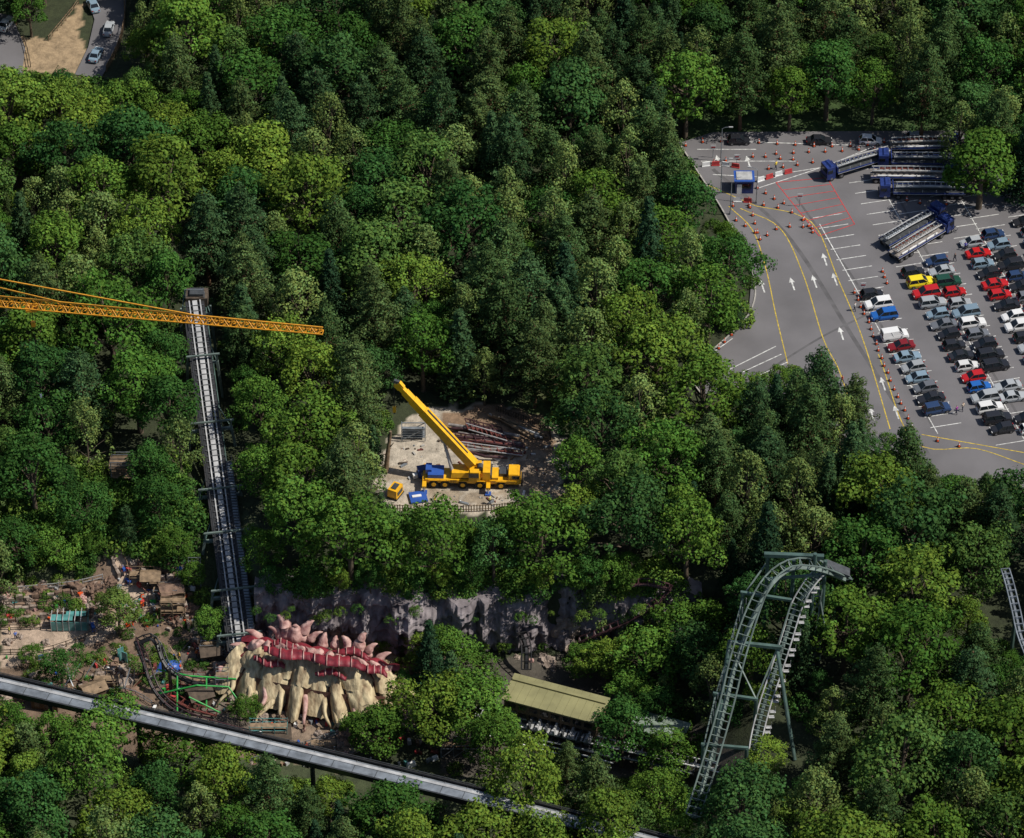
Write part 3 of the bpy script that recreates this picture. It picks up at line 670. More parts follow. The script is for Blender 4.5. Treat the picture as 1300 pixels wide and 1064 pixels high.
b=MB();p=G(490,598,0);b.tube([p,(p[0]+.4,p[1],4),(p[0]+.9,p[1],8)],[.42,.34,.2],'wood',9);b.tube([(p[0]+.4,p[1],4.4),(p[0]+1.3,p[1]-.3,6)],[.14,.06],'wood',6);b.obj('dead_tree_trunk')
def fence(name,pts,h=1.2,sp=1.6,k='wood',pick=False,z=None,hl=2):
    pp=smoothpath([onT(*p) if z is None else G(*p,z) for p in pts],.2 if pick else .5);b=MB();last=None
    for p in pp:
        if last is None or(p-last).length>=(.32 if pick else sp):
            b.beam(p-Vector((0,0,.2)),p+Vector((0,0,h*random.uniform(.92,1.05))),.16 if pick else .12,.05 if pick else .12,k)
            if last is not None:
                for i in range(hl):
                    zz=h*(.4+.5*i);b.beam(last+Vector((0,0,zz)),p+Vector((0,0,zz)),.06,.1,k)
            last=p
    return b.obj(name)
fence('picket_fence',[(482,648),(530,650),(600,650),(660,646),(705,644)],1.4,pick=True,k='wood')
fence('picket_fence',[(630,522),(690,545),(700,560)],1.2,pick=True,k='dwood')
fence('wooden_fence',[(158,0),(158,30),(150,62),(135,92)],1.5,pick=True,k='wood')
fence('wooden_fence',[(30,50),(36,70),(40,92)],1.2,2,'dwood')
fence('wooden_fence',[(62,52),(95,12),(102,0)],1.2,1.5,'wood')
# ------------------------------------------------------------------ tower crane
b=MB();ZJ=31
def J(u,dz=0,dy=0):
    v=386+(u)*.088;p=G(u,v,ZJ);return Vector((p[0],p[1]+dy,p[2]+dz))
root=J(-170);end=J(410);n=74;dj=(end-root);side=Vector((-dj.y,dj.x,0)).normalized()
for i in range(n+1):
    t=i/n;p=root+dj*t;w=.75*(1-.35*t);hh=1.7*(1-.45*t)
    A_,B_,T_=p-side*w,p+side*w,p+Vector((0,0,hh))
    if i:
        for x,y,r in((A0,A_,.1),(B0,B_,.1),(T0,T_,.12)):b.beam(x,y,r*1.6,r*1.6,'ycrane')
        for x,y in((A0,T_),(B0,T_),(A0,B_),(T0,A_) if i%2 else (T0,B_)):b.beam(x,y,.1,.1,'ycrane')
    b.beam(A_,B_,.09,.09,'ycrane');A0,B0,T0=A_,B_,T_
apex=root+Vector((-3,0,8.0));
for u in(80,250):
    t=(u+170)/580;b.beam(apex,root+dj*t+Vector((0,0,1.7*(1-.45*t))),.16,.16,'ycrane')
mx0=root+Vector((-3,0,0))
for z in range(0,16):
    for sx,sy in((-1,-1),(1,-1),(1,1),(-1,1)):
        b.beam((mx0.x+sx,mx0.y+sy,z*2),(mx0.x+sx,mx0.y+sy,z*2+2),.2,.2,'ycrane')
    for(a1,a2),(b1,b2) in(((-1,-1),(1,-1)),((1,-1),(1,1)),((1,1),(-1,1)),((-1,1),(-1,-1))):
        b.beam((mx0.x+a1,mx0.y+a2,z*2),(mx0.x+b1,mx0.y+b2,z*2+2),.1,.1,'ycrane');b.beam((mx0.x+a1,mx0.y+a2,z*2),(mx0.x+b1,mx0.y+b2,z*2),.1,.1,'ycrane')
for s in(-1,1):b.beam((mx0.x+s,mx0.y,ZJ),tuple(apex),.22,.22,'ycrane')
cj=mx0-dj.normalized()*14;b.beam(mx0,cj,1.4,.4,'ycrane');b.box(tuple(cj+Vector((1.5,0,-.6))),(3,1.6,2.4),'conc');b.beam(apex,cj,.15,.15,'ycrane');b.box(tuple(mx0+Vector((1.8,-1.4,-.6))),(1.4,1.3,1.9),'ycrane')
b.beam(root,mx0,1.2,.4,'ycrane')
tr=J(40);b.box(tuple(tr-Vector((0,0,.3))),(1.6,1.5,.35),'ycrane');b.tube([tr,tr-Vector((0,0,17))],.05,'black',5);b.box(tuple(tr-Vector((0,0,3.3))),(.6,.4,.9),'ycrane');b.tube([tr+Vector((.4,0,0)),tr-Vector((-.4,0,3))],.05,'black',4)
b.tube([tr-Vector((0,0,17)),tr-Vector((0,0,17.6))],.16,'white',6)
b.obj('tower_crane')
# ------------------------------------------------------------------ coaster tracks
def track(name,pts,gauge=.9,sr=.3,k='green',kt=None,step=1.1,bank=None,rail=.1,off=.6,box=False,flip=1):
    pp=smoothpath(pts,step);b=MB();n=len(pp);Lr=[];Rr=[];S=[]
    for i,p in enumerate(pp):
        d=(pp[min(i+1,n-1)]-pp[max(i-1,0)]).normalized()
        s=d.cross(Vector((0,0,1)));s=s.normalized() if s.length>.05 else Vector((1,0,0));u=s.cross(d).normalized()
        a=0
        if bank:
            t=i/(n-1)*(len(bank)-1);j=min(int(t),len(bank)-2);a=math.radians(bank[j]+(bank[j+1]-bank[j])*(t-j))
        s2=s*math.cos(a)+u*math.sin(a);u2=u*math.cos(a)-s*math.sin(a)
        Lr.append(p-s2*gauge);Rr.append(p+s2*gauge);S.append(p-u2*off*flip)
    b.tube(S,sr,k,6 if not box else 4);b.tube(Lr,rail,kt or k,6);b.tube(Rr,rail,kt or k,6)
    for i in range(n):
        b.beam(Lr[i],Rr[i],.12,.12,k);b.beam(Lr[i],S[i],.1,.1,k);b.beam(Rr[i],S[i],.1,.1,k)
    b.obj(name,smooth=False);return pp
P0=Vector(G(307,838,-7.2));P1=Vector(G(247,382,11));d=P1-P0;dn=d.normalized();sx=dn.cross(Vector((0,0,1))).normalized();un=sx.cross(dn)
if sx.x<0:sx=-sx
b=MB()
b.beam(P0,P1,.75,.25,'lgrey',un);b.beam(P0-un*.7,P1-un*.7,1.3,.9,'dgrey',un)
for s in(-1,1):
    b.beam(P0+sx*s*.85+un*.12,P1+sx*s*.85+un*.12,.2,.22,'lgrey',un);b.beam(P0+sx*s*1.25-un*.1,P1+sx*s*1.25-un*.1,.45,.2,'black',un)
nst=130
for i in range(nst):
    p=P0+d*(i/nst);
    if i<70:b.box(tuple(p+sx*1.95+Vector((0,0,-.2))),(.85,.42,.07),'galv')
    if i%2==0:b.beam(p-sx*1.3+un*.02,p+sx*1.3+un*.02,.16,.3,'dgrey',un)
for s,t in((1.52,.54),(2.4,.54),(-1.6,.9)):
    b.beam(P0+sx*s+Vector((0,0,.9)),P0+d*t+sx*s+Vector((0,0,.9)),.07,.07,'dgrey');
    for i in range(36):
        p=P0+d*(t*i/35)+sx*s;b.beam(p-Vector((0,0,.2)),p+Vector((0,0,.9)),.06,.06,'dgrey')
b.beam(P0+sx*1.95-un*.45,P0+d*.54+sx*1.95-un*.45,.95,.12,'dgrey',un)
b.beam(P0-sx*1.6-un*.3,P0+d*.95-sx*1.6-un*.3,.6,.1,'black',un)
for t in(.06,.18,.335,.455,.64,.83,.97):
    p=P0+d*t;z0=float(H(p.x,p.y));wd=3.1 if t<.7 else 2.3
    b.beam(p-sx*wd-un*1.25,p+sx*wd-un*1.25,.4,.45,'green')
    for s in(-1,1):
        b.beam(p+sx*s*wd-un*.9,(p.x+sx.x*s*(wd+.5),p.y+sx.y*s*wd,z0-.5),.4,.4,'green')
        b.beam(p+sx*s*wd-un*1.2,p+sx*s*wd+un*1.1,.25,.25,'green')
        b.beam(p+sx*s*wd-un*1.2,p+dn*5+sx*s*1.2-un*1.0,.16,.16,'gcol')
    if t<.9:b.beam(p-sx*wd+un*1.0,p+sx*(wd+.4)+un*1.0,.26,.26,'green')
for i in range(44):
    p=P0+d*(i/44);q_=P0+d*((i+1)/44);s=1 if i%2 else -1
    b.beam(p+sx*s*1.7-un*1.3,q_-sx*s*1.7-un*1.3,.14,.14,'gcol')
    for s in(-1,1):b.beam(p+sx*s*1.7-un*1.3,q_+sx*s*1.7-un*1.3,.14,.14,'gcol')
p=P1;b.box(tuple(p+Vector((.3,1.4,-.4))),(3.4,2.6,1.6),'dwood');b.box(tuple(p+Vector((.3,1.4,.6))),(2.2,1.6,.5),'dgrey')
for s in(-1,1):
    b.beam(p+Vector((s*1.4,.4,-.2)),p+Vector((s*1.4,.4,2.0)),.1,.1,'galv')
b.beam(p+Vector((-1.4,.4,1.9)),p+Vector((1.4,.4,1.9)),.1,.1,'galv')
b.tube([P1+sx*1.6+Vector((0,0,-1)),P1+sx*1.6+Vector((0,0,1.6))],.06,'galv',5)
b.obj('coaster_lift_hill')
A=[(880,1035,0.8),(902,965,4),(922,895,9),(938,830,14),(956,775,18.5),(976,735,21.5),(1003,715,22.5),(1030,714,22.3),(1055,720,20.5),(1078,730,18)]
B=[(1043,724,19.5),(1028,740,19),(1012,768,16),(999,810,12.5),(986,850,9),(971,895,5.5),(960,940,2.5),(957,975,1)]
pA=track('roller_coaster_track',[G(*p) for p in A],gauge=1.0,sr=.36,k='green',bank=[0,-10,-20,-20,0,25,10,0],rail=.13,off=.95,box=True,step=1.1)
pB=track('roller_coaster_track',[G(*p) for p in B],gauge=.8,sr=.3,k='green',kt='lgrey',bank=[0,30,20,0],rail=.11,off=.8,step=.7)
b=MB()
def col_(u,v,z,u2=None,v2=None,r=.28,k='gcol'):
    a_=G(u,v,z);e=G(u2,v2,0) if u2 else(a_[0],a_[1],-.5);b.tube([a_,e],r,k,10);return a_
for u,v,z in[(1035,703,23.5),(1048,712,22),(975,704,22),(1008,712,21)]:col_(u,v,z)
b.beam(G(970,704,22.3),G(1046,707,22.3),.6,.6,'gcol');b.beam(G(975,735,19.5),G(1040,730,19.5),.35,.35,'gcol');b.beam(G(940,752,18.5),G(1005,762,18.0),.4,.4,'gcol')
col_(943,752,18.5);b.beam(G(924,815,14.2),G(992,822,12.8),.5,.5,'gcol');col_(926,815,14.2,905,965,.3);col_(986,822,12.5,1009,965)
b.beam(G(890,945,5),G(950,950,4),.4,.4,'gcol');col_(893,945,5);col_(948,950,4)
b.beam(G(1000,708,22),G(975,770,12),.25,.25,'gcol');b.beam(G(1036,712,22),G(1020,800,8),.3,.3,'gcol');b.beam(G(905,880,8.5),G(962,888,7.5),.4,.4,'gcol');col_(908,880,8.5);col_(960,888,7.5)
for k in range(6):
    z0=22-k*3.4;z1=z0-3.4
    q0=Vector(G(1035,703,23.5));q1=Vector(G(1048,712,22))
    for (xa_,xb_) in((q0,q1),(q1,q0)):b.beam((xa_.x,xa_.y,z0),(xb_.x,xb_.y,z1),.14,.14,'green')
    b.beam((q0.x,q0.y,z1),(q1.x,q1.y,z1),.16,.16,'green')
b.beam(G(1048,716,20.5),G(1078,728,19.0),1.6,.5,'dgrey')
for a_,e in[((943,760,17.5),(926,820,13.5)),((926,825,13),(908,885,8)),((1005,765,17),(986,825,12)),((926,818,13.5),(960,888,7.5)),((975,712,20),(943,757,17.5)),((1035,735,19),(1012,790,12)),((1048,722,20),(1036,800,10)),((1036,730,18),(1048,800,11)),((908,885,8),(893,948,4.5)),((986,825,12),(960,888,7.5))]:b.beam(G(*a_),G(*e),.18,.18,'green')
for i in range(14):
    t=i/13;p=pA[int(len(pA)*.3+t*len(pA)*.35)];b.beam(p+Vector((-1.5,-.3,-.3)),p+Vector((-1.5,-.3,.9)),.07,.07,'lgrey')
for i in range(22):
    p=pB[int(4+i*(len(pB)-8)/22)];b.box((p.x+1.35,p.y,p.z-.3),(.8,.55,.08),'lgrey');b.beam(p+Vector((1.7,0,-.3)),p+Vector((1.7,0,.7)),.06,.06,'lgrey')
b.obj('coaster_support_columns')
track('roller_coaster_track',[G(1276,722,13),G(1282,742,13),G(1290,775,12.5),G(1299,812,12),G(1325,870,10),G(1360,920,8)],gauge=.6,sr=.28,k='galv',rail=.12)
for u,v,z in[(1290,775,12),(1316,850,10.5)]:
    b=MB();p=G(u,v,z-.8);b.tube([p,(p[0],p[1],-.5)],.28,'gcol',8);b.obj('coaster_support_column')
track('roller_coaster_track',[G(735,812,-6),G(765,800,-4),G(805,782,-1.5),G(840,757,1.0),G(850,742,2.0)],gauge=.55,sr=.25,k='maroon',rail=.08)
track('roller_coaster_track',[G(800,740,3),G(822,738,3),G(850,745,2)],gauge=.6,sr=.3,k='maroon')
track('roller_coaster_track',[G(176,812,-3),G(186,838,-3),G(198,872,-5),G(222,898,-6.5),G(262,916,-7.5),G(330,935,-8.5)],gauge=.7,sr=.3,k='black',kt='maroon',bank=[60,40,10,0])
track('roller_coaster_track',[G(176,812,-3),G(192,806,-2),G(203,816,-3),G(215,845,-5),G(245,862,-7),G(290,868,-8)],gauge=.7,sr=.3,k='black',bank=[60,60,30,0])
track('roller_coaster_track',[G(655,795,-8),G(662,803,-6),G(668,820,-6),G(668,850,-8.5)],gauge=.7,sr=.35,k='black')
track('roller_coaster_track',[G(215,880,-8.5),G(240,895,-8.5),G(275,905,-9)],gauge=.6,sr=.2,k='rust')
b=MB()
for l in[[(200,850,-6),(240,858,-6),(300,862,-7)],[(205,880,-8),(250,870,-6),(290,872,-7),(310,900,-9)],[(240,885,-7),(280,905,-9)],[(225,858,-6),(225,905,-9.5)],[(262,860,-6.5),(262,900,-9.5)]]:b.tube([G(*p) for p in l],.13,'bgreen',7)
b.obj('green_pipe_framework')
for u,v,z in[(180,815,-3),(205,820,-3),(215,850,-5)]:
    b=MB();p=G(u,v,z);b.tube([p,(p[0],p[1],-10.5)],.25,'black',8);b.obj('coaster_support_column')
# ------------------------------------------------------------------ elevated trough
b=MB();ZT=-1.0
tp=smoothpath([G(-160,833,ZT),G(0,869,ZT),G(120,897,ZT),G(240,925,ZT),G(450,975,ZT),G(650,1024,ZT),G(900,1090,ZT)],3)
for i in range(len(tp)-1):
    p,q_=tp[i],tp[i+1];dd=(q_-p).normalized();s=Vector((-dd.y,dd.x,0))
    b.beam(p,q_,2.3,.5,'galv');b.beam(p+s*.55+Vector((0,0,.3)),q_+s*.55+Vector((0,0,.3)),.5,.12,'lgrey')
    for k,ww in((1.45,.25),(-1.45,.25)):b.beam(p+s*k+Vector((0,0,.15)),q_+s*k+Vector((0,0,.15)),ww,.9,'black')
    b.beam(p+s*1.62+Vector((0,0,.7)),q_+s*1.62+Vector((0,0,.7)),.08,.08,'dgrey');b.beam(p-s*1.62+Vector((0,0,.7)),q_-s*1.62+Vector((0,0,.7)),.08,.08,'dgrey')
    b.beam(p-s*1.3+Vector((0,0,.27)),p+s*1.3+Vector((0,0,.27)),.06,.06,'dgrey')
    if i%4==0:b.tube([p-Vector((0,0,.3)),(p.x,p.y,-11)],.35,'dgrey',10)
b.obj('monorail_beam')
# ------------------------------------------------------------------ cliff
nxC,nzC=200,40;vs=[];
for j in range(nzC+1):
    for i in range(nxC+1):
        x=-38+66*i/nxC;t=j/nzC;z=-10.8+11.0*t
        q3=Vector((x*.22,3.1,z*.12));dsp=2.4*noise.fractal(q3,1,2,5)+1.0*noise.noise(Vector((x*.9,7,z*.12)))+.5*noise.noise(Vector((x*2.2,1,z*1.1)))+.9*abs(noise.noise(Vector((x*.55,9,z*.5))))
        y=-40.8+1.6*t-dsp*1.0+.8*math.sin(x*.13)-.25*round(3*noise.noise(Vector((x*.1,2,z*.8))))
        if j==nzC:y+=3.5;z=.05
        vs.append((x,y,z))
fs=[(j*(nxC+1)+i,j*(nxC+1)+i+1,(j+1)*(nxC+1)+i+1,(j+1)*(nxC+1)+i) for j in range(nzC) for i in range(nxC)]
b=MB();b.add(vs,fs,'rock');b.obj('rock_cliff')
def rockme(seed,k):
    bm_=bpy.data.meshes.new('boulder');import bmesh;bm=bmesh.new();bmesh.ops.create_icosphere(bm,subdivisions=4,radius=1)
    for v in bm.verts:
        n_=noise.fractal(v.co*1.1+Vector((seed*5,0,0)),1,2,5)+.35*noise.fractal(v.co*3.5+Vector((seed*3,0,0)),1,2,3);v.co*=1+.6*n_;v.co.z*=.75
    bm.to_mesh(bm_);bm.free();bm_.materials.append(M[k]);return bm_
RK=[rockme(i,'boulder') for i in range(4)];RP=rockme(9,'pink');RB=[rockme(20+i,'brock') for i in range(3)]
for _ in range(220):
    u,v=random.choice([(random.uniform(0,320),random.uniform(730,890)),(random.uniform(330,700),random.uniform(790,850)),(random.uniform(0,150),random.uniform(740,790)),(random.uniform(300,500),random.uniform(900,970))])
    if 270<u<335 and v<840:continue
    p=onT(u,v);place('boulder',random.choice(RK+RB+[RP]),p,random.uniform(0,6),random.uniform(.2,.75))
for u,v,s,k in[(120,748,1.3,0),(140,738,1.0,0),(172,712,1.1,1),(150,700,.9,1),(185,738,1.0,0),(240,775,1.1,0),(225,790,1.0,0),(130,862,1.4,1),(110,872,1.2,0),(155,868,1.1,1),(165,880,1.3,0),(20,742,1.3,0),(50,748,1.1,0),(95,745,1.1,0),(280,850,1.1,1),(300,868,1.2,0),(300,890,1.1,1),(510,868,1.5,1),(500,890,1.6,0),(350,800,1.8,2),(335,800,1.4,2),(480,812,1.6,1),(30,885,1.3,0),(5,880,1.5,1),(440,935,1.3,0),(395,905,1.2,0),(455,905,1.5,1),(520,850,1.5,0),(720,800,1.7,1),(725,820,1.4,1),(695,840,1.3,1),(420,800,1.5,1),(400,795,1.3,1),(375,800,1.5,2),(270,872,1.0,1),(320,850,1.2,0),(330,915,1.1,1),(360,918,1.0,0)]:
    p=onT(u,v);m_={0:random.choice(RB),1:random.choice(RK),2:RP}[k];place('rockwork',m_,p,random.uniform(0,6),(s*random.uniform(.9,1.3),s,s*random.uniform(.8,1.4)))
b=MB()
for(u,v,u2,v2,h) in[(0,765,70,758,1.4),(70,758,150,742,1.2),(0,790,60,784,1.0),(15,880,60,850,1.3),(100,880,140,870,1.6),(140,870,152,830,1.6),(180,760,235,770,1.5),(235,770,240,800,1.6),(190,735,232,738,1.2),(150,850,170,870,1.8),(0,752,60,747,1.2),(0,777,75,770,1.0),(168,705,186,735,1.3),(138,702,152,735,1.1),(60,842,95,862,1.1),(245,815,270,828,1.4)]:
    a_=Vector(onT(u,v));e=Vector(onT(u2,v2));n_=max(2,int((e-a_).length/1.1))
    for i in range(n_):
        p=a_.lerp(e,(i+.5)/n_);hh=h*random.uniform(.5,1.15);ag=math.atan2(e.y-a_.y,e.x-a_.x);b.box((p.x,p.y,p.z+hh/2-.2),(1.05,.5*random.uniform(.9,1.2),hh),random.choice(['boulder','boulder','brock']),ag+random.uniform(-.06,.06),top=(.95,.9))
b.obj('ruined_stone_wall')
for l in[[(0,800),(60,798),(120,778)],[(0,832),(60,828),(120,806),(175,775)],[(5,770),(60,770),(110,760)],[(150,695),(162,720),(165,740)],[(178,700),(185,730),(235,732)],[(180,780),(215,775),(245,800)],[(20,752),(90,745),(135,735)],[(250,830),(300,838)]]:fence('wooden_fence',l,1.2,1.5,random.choice(['wood','dwood','lgrey']))
for l in[[(320,968),(380,950),(440,930)],[(95,885),(160,880),(200,900)]]:fence('railing',l,1.1,1.2,'galv')
b=MB();p=Vector(onT(88,802))
for i in range(6):
    b.box((p.x-2.2+i*.9,p.y,p.z+1.1),(.8,.05,1.7),'turq');b.beam((p.x-2.65+i*.9,p.y,p.z),(p.x-2.65+i*.9,p.y,p.z+2.3),.1,.1,'lgrey')
    b.beam((p.x-2.65+i*.9,p.y,p.z+2.32),(p.x-2.65+i*.9,p.y+2.5,p.z+2.0+.25*(i%3)),.1,.1,'lgrey')
b.box((p.x-1.0,p.y+.8,p.z+2.15),(3.2,1.3,.06),'turq');b.box((p.x+1.0,p.y+1.8,p.z+2.0),(3.0,1.0,.06),'turq')
b.box((p.x+2.8,p.y+1.2,p.z+1.1),(.05,2.4,2.0),'turq');b.box((p.x,p.y+2.5,p.z+.9),(5.4,.1,1.6),'brock')
b.obj('glazed_shelter')
b=MB();p=Vector(onT(154,838));b.box((p.x,p.y,p.z+1.2),(1.0,.1,2.6),'turq',.6);b.box((p.x+.6,p.y-.5,p.z+1.0),(.9,.1,2.2),'turq',-.5);b.beam(p,p+Vector((0,0,3)),.1,.1,'white');b.obj('turquoise_sign')
# sagging blue tarpaulin over stored parts
b=MB();p=Vector(onT(214,846));vs=[]
for j in range(7):
    for i in range(9):vs.append((p.x-1.8+i*.45,p.y-1.2+j*.4,p.z+.9*math.sin(math.pi*i/8)**.5*math.sin(math.pi*j/6)**.5+.12*noise.noise(Vector((i*.8,j*.8,3)))))
b.add(vs,[(j*9+i,j*9+i+1,(j+1)*9+i+1,(j+1)*9+i) for j in range(6) for i in range(8)],'blue');b.obj('tarpaulin')
def hut(name,u,v,w,dp,h,wall,roof,rz=0,z=None):
    p=onT(u,v) if z is None else G(u,v,z);b=MB();b.box((0,0,h/2),(w,dp,h),wall);hw,hd_=w/2+.35,dp/2+.35
    b.add([(-hw,-hd_,h),(hw,-hd_,h),(hw,hd_,h),(-hw,hd_,h),(-hw,0,h+dp*.35),(hw,0,h+dp*.35)],[(0,1,5,4),(2,3,4,5),(1,2,5),(3,0,4),(3,2,1,0)],roof)
    for i in range(max(1,int(w/1.6))):b.box((-w/2+.9+i*1.5,-dp/2-.02,h*.55),(.8,.06,h*.45),'glass')
    b.obj(name,p,rz)
hut('wooden_hut',352,945,3.6,2.6,2.4,'bwall','dwood',.1);hut('wooden_hut',30,965,6,3,2.5,'bwall','dwood',.1);hut('wooden_hut',218,758,3,2.2,1.8,'bwall','brock',.3);hut('wooden_hut',192,742,2.4,2,1.8,'dwood','wood',0)
hut('wooden_hut',255,892,3,2.4,2.0,'bwall','dwood',.4);hut('wooden_hut',60,895,4,2.4,2.0,'bwall','brock',-.2);hut('wooden_hut',268,838,2.6,2,2.0,'dwood','dwood',.2);hut('wooden_hut',120,885,3,2,2,'bwall','wood',.5)
b=MB()
for _ in range(560):
    r_=random.random()
    u,v=random.uniform(195,335),random.uniform(822,905)
    if r_<.25:u,v=random.uniform(330,560),random.uniform(900,975)
    elif r_<.5:u,v=random.uniform(150,245),random.uniform(720,800)
    elif r_<.65:u,v=random.uniform(0,170),random.uniform(835,890)
    elif r_<.72:u,v=random.uniform(0,150),random.uniform(745,800)
    p=onT(u,v);k=random.choice(['wood','dwood','lgrey','boulder','rust','galv','orange','bwall','turq','brock','wood','white','black','blue','mred','bgreen']);s=random.uniform(.12,.6)
    b.box((p[0],p[1],p[2]+.1+s*.4),(s*random.uniform(.6,2.6),s,s*random.uniform(.5,1.6)),k,random.uniform(0,3),top=(.85,.85))
b.obj('construction_materials')
b=MB()
for _ in range(90):
    u,v=random.choice([(random.uniform(190,330),random.uniform(825,905)),(random.uniform(160,240),random.uniform(730,800)),(random.uniform(80,170),random.uniform(850,890))]);p=Vector(onT(u,v));e=p+Vector((random.uniform(-3,3),random.uniform(-3,3),random.uniform(.2,2.8)));b.beam(p,e,.12,.12,random.choice(['black','galv','rust','wood','wood']))
def scaf(u,v,nx_,ny_,lv,k='galv'):
    p=Vector(onT(u,v));w=1.8
    for i in range(nx_+1):
        for j in range(ny_+1):b.beam(p+Vector((i*w,j*w,-.2)),p+Vector((i*w,j*w,lv*1.8+.8)),.1,.1,k)
    for l in range(1,lv+1):
        z=l*1.8
        for i in range(nx_+1):b.beam(p+Vector((i*w,0,z)),p+Vector((i*w,ny_*w,z)),.08,.08,k)
        for j in range(ny_+1):b.beam(p+Vector((0,j*w,z)),p+Vector((nx_*w,j*w,z)),.08,.08,k);b.beam(p+Vector((0,j*w,z+.7)),p+Vector((nx_*w,j*w,z+.7)),.06,.06,k)
        b.box(tuple(p+Vector((nx_*w/2,ny_*w/2,z+.08))),(nx_*w,ny_*w*.6,.06),'wood')
    for i in range(nx_):b.beam(p+Vector((i*w,0,0)),p+Vector((i*w+w,0,1.8)),.07,.07,k)
scaf(318,950,3,1,2,'turq');scaf(230,880,2,1,1,'rust');scaf(195,765,2,1,1);scaf(255,835,2,1,1);scaf(395,960,2,1,1,'dgrey');scaf(120,878,2,1,1,'wood');scaf(560,962,3,1,1,'galv');scaf(205,790,2,1,2,'wood');scaf(275,885,1,1,2,'galv');scaf(165,745,2,1,1,'wood');scaf(240,745,1,1,2,'galv')
b.obj('scaffolding')
for u,v,c in[(12,805,(.5,.5,.1)),(20,812,(.1,.2,.6)),(250,835,(.8,.2,.05)),(268,842,(.9,.3,.05)),(228,838,(.8,.5,.05)),(400,958,(.1,.1,.1)),(552,640,(.9,.5,.05)),(622,640,(.6,.6,.1))]:
    p=onT(u,v);person('worker',u,v,c,p[2],random.uniform(0,6),.12)
b=MB();p=Vector(onT(157,612));
for sx_ in(-1.6,1.6):
    for sy in(-1.2,1.2):b.beam(p+Vector((sx_,sy,-.2)),p+Vector((sx_,sy,5)),.14,.14,'galv')
for i in range(6):b.box(tuple(p+Vector((0,-1.25+i*.5,4))),(3.8,.4,.1),'wood' if i%2 else 'dwood')
b.box(tuple(p+Vector((0,0,2))),(3.6,2.8,.1),'wood')
for z in(4.5,5):
    b.beam(p+Vector((-1.6,-1.2,z)),p+Vector((1.6,-1.2,z)),.07,.07,'galv');b.beam(p+Vector((-1.6,1.2,z)),p+Vector((1.6,1.2,z)),.07,.07,'galv')
b.beam(p+Vector((-1.6,-1.2,0)),p+Vector((1.6,-1.2,4)),.1,.1,'galv');b.obj('viewing_platform')
# ------------------------------------------------------------------ station
def q3(u,v,z):return Vector(G(u,v,z))
b=MB();a_=q3(656,853,-3.2);e=q3(771,883,-3.2);dd=e-a_;dd.z=0;Ls=dd.length;an=math.atan2(dd.y,dd.x)
c=(a_+e)/2;dn2=Vector((dd.y,-dd.x,0)).normalized();c=c+dn2*2.6
b.box((0,0,6.35),(Ls+.8,5.6,.22),'roof');b.box((0,1.5,6.6),(Ls+.4,.5,.25),'roof')
for i in range(int(Ls/1.2)):b.box((-Ls/2+.6+i*1.2,0,6.48),(.06,5.5,.05),'roof')
b.box((0,-2.5,5.3),(Ls,.2,1.9),'bwall');b.box((0,2.4,3.1),(Ls,.2,6.1),'bwall')
for s in(-1,1):b.box((s*Ls/2,0,4.6),(.2,4.8,3.2),'wood')
for i in range(9):
    x=-Ls/2+.3+i*(Ls-.6)/8;b.box((x,-2.45,2.2),(.35,.35,4.4),'dwood')
    if i<8:b.box((x+(Ls-.6)/16,-2.62,5.4),(1.2,.06,.8),'glass')
b.box((0,0,1.0),(Ls,4.8,1.2),'conc');b.box((0,-3.4,.9),(Ls+6,1.2,.9),'dwood')
for k in range(3):b.box((1,-3.9-k*.7,1.6-.35*k),(Ls+5,.18,.14),'white')
b.obj('coaster_station',(c.x,c.y,-10.2),an)
track('roller_coaster_track',[G(560,893,-7.5),G(640,912,-7.5),G(700,927,-7.5),G(780,945,-7.5),G(900,972,-6),G(1000,1000,-4)],gauge=.8,sr=.3,k='lgrey',kt='white')
track('roller_coaster_track',[G(640,925,-8),G(700,938,-8),G(780,955,-8),G(880,978,-7)],gauge=.7,sr=.3,k='dgrey',kt='galv')
# inverted-coaster train waiting below the station
b=MB();t0=Vector(G(668,922,-7.2));t1=Vector(G(752,942,-7.2));td=(t1-t0)/8
for i in range(8):
    p=t0+td*(i+.5);ag=math.atan2(td.y,td.x);b.box((p.x,p.y,p.z+.35),(td.length*.8,1.5,.3),'lgrey',ag)
    for s in(-1,1):
        for k in range(2):
            q_=p+Vector((-math.sin(ag)*s*(.35+.4*k),math.cos(ag)*s*(.35+.4*k),.85));b.box(tuple(q_),(.5,.34,.8),'lgrey' if i%2 else 'dgrey',ag,top=(.5,.9))
b.obj('coaster_train')
b=MB();p=G(838,922,-5);b.box((0,0,0),(8,4,.3),'roof2');b.box((0,0,-2.5),(7.4,3.5,4.7),'bwall');b.box((0,-1.8,-1.6),(5,.1,1.2),'glass');b.obj('maintenance_shed',p,an)
